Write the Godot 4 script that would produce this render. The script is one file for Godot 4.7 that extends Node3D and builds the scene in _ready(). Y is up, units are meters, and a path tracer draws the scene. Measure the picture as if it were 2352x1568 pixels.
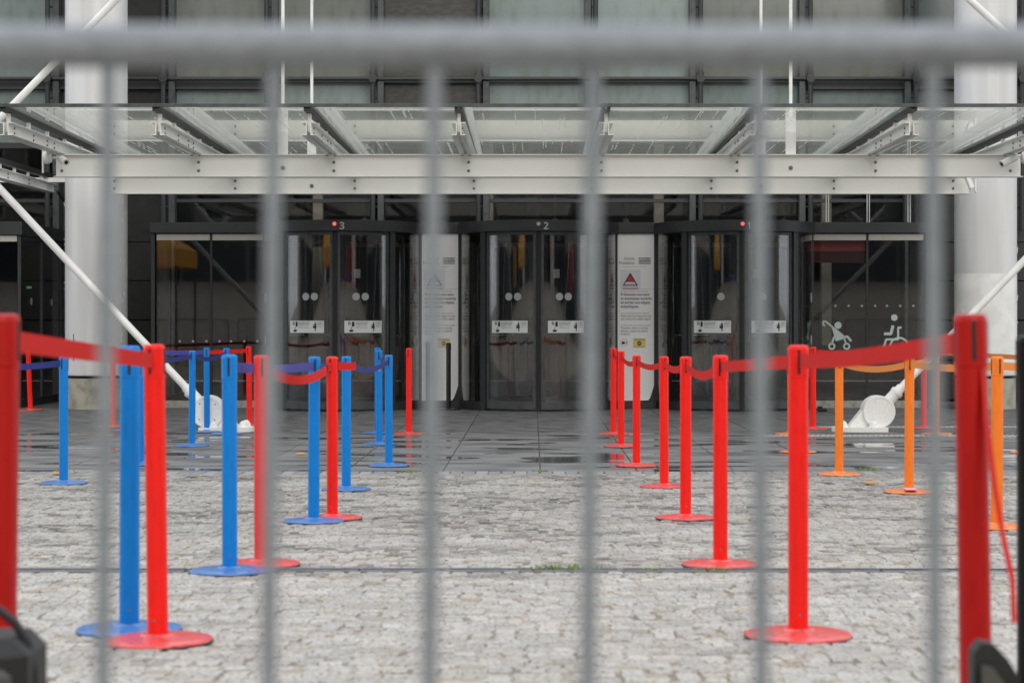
extends Node3D
# Museum entrance behind a queue of belt posts, seen through a crowd barrier.
# x right, y up, camera looks along -z from z = 0. "depth" below means -z.

const FOC := 4573.0       # lens length in units of a 2352 px wide frame
const EYE := 1.27
const CX := 1225.0        # foot of the view axis in that frame
const CY := 744.0
const ZF := -33.0         # glazed facade
const ZV := -30.1         # front of the entrance vestibule
const ZR := -30.1         # centres of the revolving doors
const RR := 1.17          # their radius

var rng := RandomNumberGenerator.new()
var used := {}
var M := {}
var protos := {}

# ------------------------------------------------------------------ helpers
func at(px: float, py: float, depth: float) -> Vector3:
	return Vector3((px - CX) / FOC * depth, EYE + (CY - py) / FOC * depth, -depth)

func ground_y(d: float) -> float:
	var p := [[-320.0, 4.3], [-78.0, 4.2], [-40.0, 2.5], [-10.0, 0.8], [0.0, 0.42], [4.3, 0.275], [6.8, 0.202], [9.3, 0.129], [12.0, 0.078], [15.0, 0.031], [16.9, 0.003], [17.2, 0.0], [420.0, 0.0]]
	for i in range(p.size() - 1):
		if d <= p[i + 1][0]:
			return lerpf(p[i][1], p[i + 1][1], clampf((d - p[i][0]) / (p[i + 1][0] - p[i][0]), 0.0, 1.0))
	return 0.0

func numbered(parent: Node, called: String) -> String:
	var key := str(parent.get_instance_id()) + "/" + called
	var n: int = used.get(key, 0)
	used[key] = n + 1
	return called if n == 0 else "%s_%03d" % [called, n]

func S() -> SurfaceTool:
	var st := SurfaceTool.new()
	st.begin(Mesh.PRIMITIVE_TRIANGLES)
	return st

func mesh_of(st: SurfaceTool) -> ArrayMesh:
	st.generate_normals()
	return st.commit()

func put(parent: Node, called: String, what, m: Material, at_pos := Vector3.ZERO) -> MeshInstance3D:
	var o := MeshInstance3D.new()
	o.mesh = mesh_of(what) if what is SurfaceTool else what
	o.material_override = m
	o.name = numbered(parent, called)
	o.position = at_pos
	parent.add_child(o, true)
	return o

func thing(called: String, label: String, category: String, pos := Vector3.ZERO, group := "") -> Node3D:
	var o := Node3D.new()
	o.name = numbered(self, called)
	o.position = pos
	add_child(o, true)
	tag(o, label, category, group)
	return o

func tag(o: Node, label: String, category := "", group := "", kind := "") -> void:
	if label: o.set_meta("label", label)
	if category: o.set_meta("category", category)
	if group: o.set_meta("group", group)
	if kind: o.set_meta("kind", kind)

func struct(called: String, what, m: Material, label: String) -> MeshInstance3D:
	var o := put(self, called, what, m)
	tag(o, label, "", "", "structure")
	return o

func copy(o: Node3D, label: String, pos: Vector3, turn := 0.0) -> Node3D:
	var base: String = o.get_meta("base_name")
	var c: Node3D = o.duplicate()
	c.name = numbered(self, base)
	add_child(c, true)
	c.position = pos
	c.rotation = Vector3(0, turn, 0)
	c.set_meta("label", label)
	return c

# a flat convex polygon turned away from `inside`
func face(st: SurfaceTool, pts: Array, inside: Vector3, sg := -1) -> void:
	var p := pts
	var n: Vector3 = (p[2] - p[0]).cross(p[1] - p[0])
	if pts.size() > 3 and n.length_squared() < 1e-16:
		n = (p[3] - p[0]).cross(p[2] - p[0])
	if n.dot((p[0] + p[2]) * 0.5 - inside) < 0.0:
		p = pts.duplicate()
		p.reverse()
	st.set_smooth_group(sg)
	for i in range(1, p.size() - 1):
		for q in [p[0], p[i], p[i + 1]]:
			st.set_uv(Vector2(q.x + q.z, q.y))
			st.add_vertex(q)

func box(st: SurfaceTool, c: Vector3, s: Vector3, b := 0.0, xf := Transform3D.IDENTITY) -> void:
	var h := s * 0.5
	var mid := xf * c
	if b <= 0.0:
		for ax in 3:
			for sg in [-1.0, 1.0]:
				var u := (ax + 1) % 3
				var v := (ax + 2) % 3
				var pts := []
				for k in [[-1, -1], [1, -1], [1, 1], [-1, 1]]:
					var p := Vector3.ZERO
					p[ax] = h[ax] * sg
					p[u] = h[u] * k[0]
					p[v] = h[v] * k[1]
					pts.append(xf * (c + p))
				face(st, pts, mid)
		return
	b = minf(b, minf(h.x, minf(h.y, h.z)) * 0.9)
	var P := func(sx: float, sy: float, sz: float, ax: int) -> Vector3:
		var q := Vector3(sx * (h.x - b), sy * (h.y - b), sz * (h.z - b))
		q[ax] = [sx, sy, sz][ax] * h[ax]
		return xf * (c + q)
	var two := [-1.0, 1.0]
	for s1 in two:
		face(st, [P.call(s1, -1, -1, 0), P.call(s1, 1, -1, 0), P.call(s1, 1, 1, 0), P.call(s1, -1, 1, 0)], mid)
		face(st, [P.call(-1, s1, -1, 1), P.call(1, s1, -1, 1), P.call(1, s1, 1, 1), P.call(-1, s1, 1, 1)], mid)
		face(st, [P.call(-1, -1, s1, 2), P.call(1, -1, s1, 2), P.call(1, 1, s1, 2), P.call(-1, 1, s1, 2)], mid)
		for s2 in two:
			face(st, [P.call(s1, s2, -1, 0), P.call(s1, s2, 1, 0), P.call(s1, s2, 1, 1), P.call(s1, s2, -1, 1)], mid)
			face(st, [P.call(s1, -1, s2, 0), P.call(s1, 1, s2, 0), P.call(s1, 1, s2, 2), P.call(s1, -1, s2, 2)], mid)
			face(st, [P.call(-1, s1, s2, 1), P.call(1, s1, s2, 1), P.call(1, s1, s2, 2), P.call(-1, s1, s2, 2)], mid)
			for s3 in two:
				face(st, [P.call(s1, s2, s3, 0), P.call(s1, s2, s3, 1), P.call(s1, s2, s3, 2)], mid)

func span(st: SurfaceTool, a: Vector3, b: Vector3, bev := 0.0) -> void:
	box(st, (a + b) * 0.5, (b - a).abs(), bev)

func tube(st: SurfaceTool, pts: Array, r: float, n := 12, caps := true) -> void:
	var rings := []
	var up := Vector3.UP
	for i in pts.size():
		var t: Vector3
		if i == 0: t = pts[1] - pts[0]
		elif i == pts.size() - 1: t = pts[i] - pts[i - 1]
		else: t = (pts[i + 1] - pts[i]).normalized() + (pts[i] - pts[i - 1]).normalized()
		t = t.normalized()
		var a := up
		if i == 0 and absf(t.dot(up)) > 0.9: a = Vector3.RIGHT
		var u := (a - t * a.dot(t)).normalized()
		up = u
		var v := t.cross(u)
		var ring := []
		for k in n:
			var f := TAU * k / n
			ring.append(pts[i] + (u * cos(f) + v * sin(f)) * r)
		rings.append(ring)
	for i in range(rings.size() - 1):
		var mid: Vector3 = (pts[i] + pts[i + 1]) * 0.5
		for k in n:
			var k2 := (k + 1) % n
			face(st, [rings[i][k], rings[i][k2], rings[i + 1][k2], rings[i + 1][k]], mid, 1)
	if caps:
		face(st, rings[0], pts[1])
		face(st, rings[-1], pts[-2])

func lathe(st: SurfaceTool, prof: Array, n := 24, xf := Transform3D.IDENTITY) -> void:
	for i in range(prof.size() - 1):
		var a: Vector2 = prof[i]
		var b: Vector2 = prof[i + 1]
		var dr := b.x - a.x
		var dy := b.y - a.y
		for k in n:
			var f0 := TAU * k / n
			var f1 := TAU * (k + 1) / n
			var p := []
			if a.x > 1e-6:
				p.append(xf * Vector3(a.x * cos(f0), a.y, a.x * sin(f0)))
				p.append(xf * Vector3(a.x * cos(f1), a.y, a.x * sin(f1)))
			else:
				p.append(xf * Vector3(0, a.y, 0))
			if b.x > 1e-6:
				p.append(xf * Vector3(b.x * cos(f1), b.y, b.x * sin(f1)))
				p.append(xf * Vector3(b.x * cos(f0), b.y, b.x * sin(f0)))
			else:
				p.append(xf * Vector3(0, b.y, 0))
			var fm := (f0 + f1) * 0.5
			var out := Vector3(cos(fm) * dy, -dr, sin(fm) * dy)   # profile runs upwards on the outside
			var c: Vector3 = (p[0] + p[2]) * 0.5
			face(st, p, c - xf.basis * out, 0 if i == -1 else i + 2)

func arc_wall(st: SurfaceTool, c: Vector3, r0: float, r1: float, t0: float, t1: float, y0: float, y1: float, n := 12) -> void:
	for k in n:
		var a := lerpf(t0, t1, float(k) / n)
		var b := lerpf(t0, t1, float(k + 1) / n)
		var da := Vector3(sin(a), 0, cos(a))
		var db := Vector3(sin(b), 0, cos(b))
		var lo := Vector3(0, y0, 0)
		var hi := Vector3(0, y1, 0)
		var mid := c + (da + db).normalized() * (r0 + r1) * 0.5 + Vector3(0, (y0 + y1) * 0.5, 0)
		face(st, [c + da * r1 + lo, c + db * r1 + lo, c + db * r1 + hi, c + da * r1 + hi], mid, 1)
		face(st, [c + da * r0 + lo, c + db * r0 + lo, c + db * r0 + hi, c + da * r0 + hi], mid, 2)
		face(st, [c + da * r0 + hi, c + db * r0 + hi, c + db * r1 + hi, c + da * r1 + hi], mid)
		face(st, [c + da * r0 + lo, c + db * r0 + lo, c + db * r1 + lo, c + da * r1 + lo], mid)
		if k == 0: face(st, [c + da * r0 + lo, c + da * r1 + lo, c + da * r1 + hi, c + da * r0 + hi], mid)
		if k == n - 1: face(st, [c + db * r0 + lo, c + db * r1 + lo, c + db * r1 + hi, c + db * r0 + hi], mid)

# an outline in the x-y plane given a thickness along z
func prism(st: SurfaceTool, poly: PackedVector2Array, z0: float, z1: float, xf := Transform3D.IDENTITY) -> void:
	var idx := Geometry2D.triangulate_polygon(poly)
	var zm := (z0 + z1) * 0.5
	for i in range(0, idx.size(), 3):
		var t := [poly[idx[i]], poly[idx[i + 1]], poly[idx[i + 2]]]
		for z in [z0, z1]:
			var q := []
			for v in t: q.append(xf * Vector3(v.x, v.y, z))
			var c: Vector2 = (t[0] + t[1] + t[2]) / 3.0
			face(st, q, xf * Vector3(c.x, c.y, zm))
	var ccw := not Geometry2D.is_polygon_clockwise(poly)
	for i in poly.size():
		var a := poly[i]
		var b := poly[(i + 1) % poly.size()]
		var e := b - a
		var out := Vector2(e.y, -e.x) if ccw else Vector2(-e.y, e.x)
		var mid := (a + b) * 0.5 - out.normalized() * 0.001
		face(st, [xf * Vector3(a.x, a.y, z0), xf * Vector3(b.x, b.y, z0), xf * Vector3(b.x, b.y, z1), xf * Vector3(a.x, a.y, z1)], xf * Vector3(mid.x, mid.y, zm))

func disc2(r: float, n := 24, c := Vector2.ZERO) -> PackedVector2Array:
	var p := PackedVector2Array()
	for k in n: p.append(c + Vector2(cos(TAU * k / n), sin(TAU * k / n)) * r)
	return p

func stroke(st: SurfaceTool, pts: Array, w: float, z0: float, z1: float, xf := Transform3D.IDENTITY, join := Geometry2D.JOIN_MITER, end := Geometry2D.END_BUTT) -> void:
	for poly in Geometry2D.offset_polyline(PackedVector2Array(pts), w * 0.5, join, end):
		if not Geometry2D.is_polygon_clockwise(poly):
			prism(st, poly, z0, z1, xf)

func ring2(st: SurfaceTool, c: Vector2, r0: float, r1: float, a0: float, a1: float, z0: float, z1: float, xf := Transform3D.IDENTITY, n := 24) -> void:
	for k in n:
		var a := lerpf(a0, a1, float(k) / n)
		var b := lerpf(a0, a1, float(k + 1) / n)
		var pa := Vector2(cos(a), sin(a))
		var pb := Vector2(cos(b), sin(b))
		prism(st, PackedVector2Array([c + pa * r0, c + pa * r1, c + pb * r1, c + pb * r0]), z0, z1, xf)

func bend(m: Mesh, c: Vector3, r: float, t0: float) -> ArrayMesh:
	var a := m.surface_get_arrays(0)
	var v: PackedVector3Array = a[Mesh.ARRAY_VERTEX]
	var nn: PackedVector3Array = a[Mesh.ARRAY_NORMAL]
	for i in v.size():
		var t := t0 + v[i].x / r
		v[i] = c + Vector3(sin(t), 0, cos(t)) * (r + v[i].z) + Vector3(0, v[i].y, 0)
		nn[i] = nn[i].rotated(Vector3.UP, t)
	var out := ArrayMesh.new()
	var b := []
	b.resize(Mesh.ARRAY_MAX)
	b[Mesh.ARRAY_VERTEX] = v
	b[Mesh.ARRAY_NORMAL] = nn
	b[Mesh.ARRAY_INDEX] = a[Mesh.ARRAY_INDEX]
	out.add_surface_from_arrays(Mesh.PRIMITIVE_TRIANGLES, b)
	return out

var fonts := {}
# adds a line of lettering: left end and baseline, height of a capital, width (0 = natural)
func letter(st: SurfaceTool, text: String, left: Vector3, cap: float, width := 0.0, bold := false, right_aligned := false) -> void:
	if not fonts.has(bold):
		var f := SystemFont.new()
		f.font_names = PackedStringArray(["Droid Sans"])
		f.font_weight = 700 if bold else 400
		fonts[bold] = f
	var tm := TextMesh.new()
	tm.font = fonts[bold]
	tm.font_size = 24
	tm.pixel_size = 0.01
	tm.curve_step = 1.5
	tm.depth = 0.01
	tm.text = "H"
	var hb := tm.get_aabb()
	tm.text = text
	var bb := tm.get_aabb()
	var k := cap / hb.size.y
	var kx := k if width == 0.0 else width / bb.size.x
	var x0 := left.x - bb.position.x * kx
	if right_aligned: x0 -= bb.size.x * kx
	var xf := Transform3D(Basis.from_scale(Vector3(kx, k, 0.08)), Vector3(x0, left.y - hb.position.y * k, left.z))
	st.append_from(tm, 0, xf)

func weld(shapes: SurfaceTool, text: SurfaceTool) -> ArrayMesh:
	var st := S()
	shapes.generate_normals()
	shapes.index()
	st.append_from(shapes.commit(), 0, Transform3D.IDENTITY)
	st.append_from(text.commit(), 0, Transform3D.IDENTITY)
	return st.commit()

func ntex(sd: int, freq: float, cols: Array, offs: Array, oct := 4, size := 512, type := FastNoiseLite.TYPE_SIMPLEX_SMOOTH, normal := false) -> NoiseTexture2D:
	var n := FastNoiseLite.new()
	n.seed = sd
	n.noise_type = type
	n.frequency = freq
	n.fractal_octaves = oct
	var t := NoiseTexture2D.new()
	t.width = size
	t.height = size
	t.seamless = true
	t.noise = n
	if cols.size():
		var g := Gradient.new()
		g.colors = PackedColorArray(cols)
		g.offsets = PackedFloat32Array(offs)
		t.color_ramp = g
	t.as_normal_map = normal
	return t

func lin(r: float, g: float, b: float) -> Color:
	return Color(r, g, b).linear_to_srgb()

func grey(v: float) -> Color:
	return Color(v, v, v)

func mat(called: String, c: Color, rough := 0.6, metal := 0.0) -> StandardMaterial3D:
	var m := StandardMaterial3D.new()
	m.resource_name = called
	m.albedo_color = c
	m.roughness = rough
	m.metallic = metal
	M[called] = m
	return m

func tri(m: StandardMaterial3D, scale: Vector3, world := true) -> StandardMaterial3D:
	m.uv1_triplanar = true
	m.uv1_world_triplanar = world
	m.uv1_scale = scale
	m.uv1_triplanar_sharpness = 4.0
	return m

func glass(called: String, tint: Color, a: float) -> StandardMaterial3D:
	var m := mat(called, Color(tint.r, tint.g, tint.b, a), 0.02)
	m.transparency = BaseMaterial3D.TRANSPARENCY_ALPHA
	m.metallic_specular = 0.5
	return m

func make_materials() -> void:
	var soft := ntex(11, 0.01, [grey(0.955), grey(1.0)], [0.3, 0.65], 3)
	var grime := ntex(12, 0.014, [Color(0.80, 0.79, 0.76), grey(0.95), grey(1.0)], [0.15, 0.42, 0.7], 5)
	var m := mat("white_paint", lin(0.82, 0.82, 0.80), 0.4)
	m.albedo_texture = soft
	tri(m, Vector3(0.5, 0.5, 0.5))
	m = mat("cast_paint", lin(0.80, 0.80, 0.78), 0.45)
	m.albedo_texture = ntex(14, 0.03, [Color(0.50, 0.46, 0.42), Color(0.93, 0.92, 0.90), grey(0.98), grey(1.0)], [0.04, 0.075, 0.3, 0.7], 5)
	m.heightmap_enabled = true
	m.heightmap_texture = ntex(15, 0.05, [grey(0.2), grey(0.8)], [0.2, 0.8], 3)
	m.heightmap_scale = 0.15
	tri(m, Vector3(1.6, 1.6, 1.6))
	m = mat("beam_paint", lin(0.82, 0.82, 0.785), 0.35)
	m = mat("column_paint", lin(0.68, 0.685, 0.69), 0.42)
	m.albedo_texture = soft
	tri(m, Vector3(0.7, 0.05, 0.7))
	m = mat("column_foot", lin(0.40, 0.385, 0.32), 0.8)
	m.albedo_texture = grime
	tri(m, Vector3(0.4, 0.4, 0.4))
	m = mat("steel_dark", lin(0.024, 0.028, 0.030), 0.45)
	m.albedo_texture = soft
	tri(m, Vector3(0.5, 0.5, 0.5))
	m = mat("steel_blue_grey", lin(0.055, 0.066, 0.070), 0.45)
	m.albedo_texture = grime
	tri(m, Vector3(0.8, 0.8, 0.8))
	mat("rubber", lin(0.008, 0.008, 0.008), 0.7)
	mat("gasket", lin(0.015, 0.015, 0.014), 0.5)
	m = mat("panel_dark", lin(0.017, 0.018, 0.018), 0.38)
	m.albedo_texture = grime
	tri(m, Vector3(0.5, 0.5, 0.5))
	var streak := ntex(21, 0.009, [Color(0.93, 0.92, 0.87), Color(0.97, 0.98, 0.97), Color(1, 1, 1)], [0.25, 0.5, 0.8], 5)
	m = mat("panel_teal", lin(0.20, 0.245, 0.245), 0.12)
	m.albedo_texture = streak
	tri(m, Vector3(0.75, 0.22, 0.75))
	m = mat("panel_pale_teal", lin(0.245, 0.295, 0.295), 0.12)
	m.albedo_texture = streak
	tri(m, Vector3(0.75, 0.22, 0.75))
	m = mat("panel_olive", lin(0.175, 0.187, 0.172), 0.1)
	m.albedo_texture = streak
	tri(m, Vector3(0.75, 0.22, 0.75))
	m = mat("panel_grey_teal", lin(0.125, 0.148, 0.152), 0.15)
	m.albedo_texture = streak
	tri(m, Vector3(0.75, 0.22, 0.75))
	m = mat("panel_sooty", lin(0.045, 0.044, 0.036), 0.35)
	m.albedo_texture = ntex(22, 0.015, [grey(0.7), grey(0.85), Color(1, 1, 0.95)], [0.3, 0.6, 0.85], 5)
	tri(m, Vector3(0.6, 1.5, 0.6))
	m = mat("lintel_beige", lin(0.42, 0.41, 0.37), 0.5)
	m = mat("sill_grey", lin(0.34, 0.335, 0.31), 0.5)
	m.albedo_texture = grime
	tri(m, Vector3(1, 1, 1))
	mat("inner_beige", lin(0.33, 0.31, 0.25), 0.6)
	glass("door_glass", Color(0.05, 0.06, 0.06), 0.10)
	glass("facade_glass", Color(0.04, 0.06, 0.06), 0.14)
	m = glass("canopy_glass", Color(0.66, 0.68, 0.62), 0.105)
	m.backlight_enabled = true
	m.backlight = lin(0.115, 0.12, 0.105)
	m = mat("streak", lin(0.75, 0.77, 0.66), 0.6)
	m.backlight_enabled = true
	m.backlight = lin(0.45, 0.46, 0.40)
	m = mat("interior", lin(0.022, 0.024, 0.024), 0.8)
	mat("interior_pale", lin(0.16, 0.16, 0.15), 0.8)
	mat("sticker", lin(0.60, 0.63, 0.63), 0.5)
	mat("sticker_round", lin(0.30, 0.335, 0.335), 0.5)
	mat("print_black", lin(0.008, 0.008, 0.008), 0.8)
	mat("print_grey", lin(0.11, 0.11, 0.11), 0.8)
	mat("print_red", lin(0.48, 0.04, 0.03), 0.6)
	mat("print_crimson", lin(0.33, 0.05, 0.05), 0.6)
	mat("poster_paper", lin(0.84, 0.845, 0.86), 0.45)
	mat("poster_patch", lin(0.70, 0.70, 0.75), 0.4)
	mat("paper_white", lin(0.84, 0.84, 0.84), 0.5)
	mat("yellow_label", lin(0.72, 0.60, 0.20), 0.5)
	mat("pictogram", lin(0.46, 0.54, 0.53), 0.5)
	mat("numeral", lin(0.42, 0.42, 0.42), 0.5)
	m = mat("led_red", lin(0.5, 0.05, 0.05), 0.4)
	m.emission_enabled = true
	m.emission = lin(1.0, 0.13, 0.13)
	m.emission_energy_multiplier = 0.9
	mat("led_off", lin(0.42, 0.42, 0.42), 0.4)
	m = mat("exit_green", lin(0.1, 0.4, 0.06), 0.4)
	m.emission_enabled = true
	m.emission = lin(0.12, 0.5, 0.08)
	m.emission_energy_multiplier = 0.3
	m = mat("galvanised", lin(0.25, 0.277, 0.30), 0.5, 0.15)
	m.albedo_texture = ntex(31, 0.03, [grey(0.92), grey(1.0)], [0.3, 0.7], 4)
	tri(m, Vector3(3, 3, 3))
	m = mat("bolt_steel", lin(0.16, 0.16, 0.15), 0.45, 0.3)
	mat("bright_steel", lin(0.5, 0.5, 0.5), 0.25, 0.9)
	# belt posts
	var wear := ntex(43, 0.02, [grey(0.955), grey(0.99), grey(1.0)], [0.2, 0.4, 0.7], 3)
	var scuffs := ntex(42, 0.02, [grey(0.70), grey(0.97), grey(1.0)], [0.2, 0.4, 0.7], 4)
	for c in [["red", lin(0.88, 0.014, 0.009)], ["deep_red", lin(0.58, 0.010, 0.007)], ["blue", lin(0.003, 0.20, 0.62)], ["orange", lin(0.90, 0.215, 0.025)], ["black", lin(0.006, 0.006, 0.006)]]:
		m = mat("post_" + c[0], c[1], 0.38)
		m.metallic_specular = 0.34
		m.albedo_texture = wear
		tri(m, Vector3(3, 0.8, 3))
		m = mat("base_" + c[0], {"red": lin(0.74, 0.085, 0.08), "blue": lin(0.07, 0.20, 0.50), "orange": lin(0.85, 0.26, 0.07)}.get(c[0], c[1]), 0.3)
		m.albedo_texture = scuffs
		tri(m, Vector3(3, 3, 3))
	m = mat("belt_red", lin(0.56, 0.024, 0.02), 0.8)
	m.metallic_specular = 0.2
	mat("belt_blue", lin(0.014, 0.026, 0.17), 0.8)
	mat("belt_violet", lin(0.045, 0.052, 0.30), 0.8)
	mat("belt_orange", lin(0.72, 0.23, 0.035), 0.75)
	mat("belt_black", lin(0.02, 0.02, 0.02), 0.75)
	mat("slot", lin(0.012, 0.006, 0.006), 0.7)
	mat("pink_tape", lin(0.75, 0.35, 0.4), 0.6)
	# ground
	var slab_tone := ntex(51, 0.012, [grey(0.66), grey(0.90), grey(1.0)], [0.2, 0.5, 0.8], 6, 1024)
	m = mat("slab", lin(0.145, 0.145, 0.141), 0.55)
	m.albedo_texture = slab_tone
	tri(m, Vector3(0.2, 0.2, 0.2))
	m = mat("damp_slab", lin(0.180, 0.180, 0.175), 0.75)
	m.albedo_texture = slab_tone
	m.roughness_texture = ntex(52, 0.0075, [grey(0.05), grey(0.08), grey(0.85), grey(1.0)], [0.0, 0.325, 0.375, 0.8], 2, 1024)
	tri(m, Vector3(0.07, 0.2, 0.17))
	m = mat("joint_bed", lin(0.12, 0.115, 0.095), 0.9)
	m = mat("sett_bed", lin(0.425, 0.40, 0.355), 0.9)
	m.albedo_texture = ntex(53, 0.011, [Color(0.74, 0.70, 0.64), Color(0.86, 0.83, 0.78), Color(0.97, 0.95, 0.93), Color(1, 1, 1)], [0.3, 0.42, 0.55, 0.8], 6, 1024)
	tri(m, Vector3(0.22, 0.22, 0.22))
	m = mat("sett", Color(1, 1, 1), 0.75)
	m.vertex_color_use_as_albedo = true
	m.albedo_texture = ntex(54, 0.05, [Color(0.68, 0.62, 0.54), Color(0.95, 0.935, 0.91), grey(1.0)], [0.22, 0.42, 0.8], 5)
	tri(m, Vector3(1.7, 1.7, 1.7))
	m = mat("drain_steel", lin(0.15, 0.155, 0.17), 0.6, 0.1)
	m.albedo_texture = grime
	tri(m, Vector3(1.5, 1.5, 1.5))
	m = mat("grass", lin(0.17, 0.25, 0.03), 0.7)
	mat("leaf_dry", lin(0.42, 0.22, 0.06), 0.7)
	mat("stud_steel", lin(0.42, 0.42, 0.40), 0.35, 0.5)
	m = mat("casing_grey", lin(0.065, 0.061, 0.054), 0.65)
	mat("casing_black", lin(0.009, 0.009, 0.009), 0.6)
	# far side of the square
	m = mat("limestone", lin(0.25, 0.235, 0.20), 0.85)
	m.albedo_texture = grime
	tri(m, Vector3(0.1, 0.1, 0.1))
	m = mat("render_pale", lin(0.32, 0.305, 0.27), 0.85)
	mat("roof_zinc", lin(0.12, 0.13, 0.15), 0.5)
	mat("window_dark", lin(0.03, 0.035, 0.04), 0.1)
	mat("window_frame", lin(0.6, 0.6, 0.58), 0.6)
	mat("panel_red", lin(0.26, 0.05, 0.045), 0.8)
	mat("panel_dark_red", lin(0.05, 0.009, 0.008), 0.8)
	mat("banner_red", lin(0.20, 0.02, 0.017), 0.9)
	mat("banner_ochre", lin(0.35, 0.17, 0.03), 0.9)
	mat("bark", lin(0.10, 0.085, 0.065), 0.9)
	mat("foliage", lin(0.05, 0.075, 0.02), 0.7)
	mat("awning_red", lin(0.40, 0.03, 0.03), 0.8)
	m = mat("tent_yellow", lin(0.75, 0.36, 0.04), 0.75)
	m.backlight_enabled = true
	m.backlight = lin(0.3, 0.15, 0.02)
	mat("tent_pole", lin(0.05, 0.055, 0.06), 0.5)

# ------------------------------------------------------------------ scene
func _ready() -> void:
	rng.seed = 7
	# camera: 70 mm lens, level, a whisker of shift, focused on the doors
	var cam := Camera3D.new()
	cam.name = "camera"
	add_child(cam)
	var near := 0.05
	var ca := CameraAttributesPhysical.new()
	ca.frustum_focal_length = 70.0
	ca.frustum_near = near
	ca.frustum_far = 600.0
	ca.frustum_focus_distance = 27.5
	ca.exposure_aperture = 5.0
	cam.attributes = ca
	cam.near = near
	cam.far = 600.0
	cam.position = Vector3(0, EYE, 0)
	cam.set_frustum(2.0 * near * 784.0 / FOC, Vector2(-49.0, -40.0) / FOC * near, near, 600.0)
	cam.current = true
	# overcast sky
	var env := Environment.new()
	env.background_mode = Environment.BG_SKY
	var sky := Sky.new()
	var sm := ProceduralSkyMaterial.new()
	sm.sky_top_color = Color(0.90, 0.92, 0.95)
	sm.sky_horizon_color = Color(0.86, 0.88, 0.90)
	sm.sky_curve = 0.2
	sm.ground_bottom_color = Color(0.4, 0.4, 0.39)
	sm.ground_horizon_color = Color(0.55, 0.55, 0.54)
	sm.sky_energy_multiplier = 1.28
	sm.energy_multiplier = 1.0
	sm.sun_angle_max = 1.0
	sky.sky_material = sm
	env.sky = sky
	env.tonemap_mode = Environment.TONE_MAPPER_LINEAR
	env.tonemap_exposure = 1.13
	env.sdfgi_enabled = true
	env.ssao_enabled = true
	env.ssil_enabled = true
	var we := WorldEnvironment.new()
	we.name = "environment"
	we.environment = env
	add_child(we)
	var sun := DirectionalLight3D.new()
	sun.name = "sun"
	sun.light_energy = 0.5
	sun.light_color = Color(1.0, 0.985, 0.96)
	sun.light_angular_distance = 45.0
	sun.shadow_enabled = true
	sun.rotation_degrees = Vector3(-29, 12, 0)
	add_child(sun)

	make_materials()
	build_ground()
	build_facade()
	build_columns()
	build_vestibule()
	build_doors()
	build_posters()
	build_canopy()
	build_tie_rods()
	build_fittings()
	build_posts()
	build_barriers()
	build_foreground()
	build_far_side()

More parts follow.
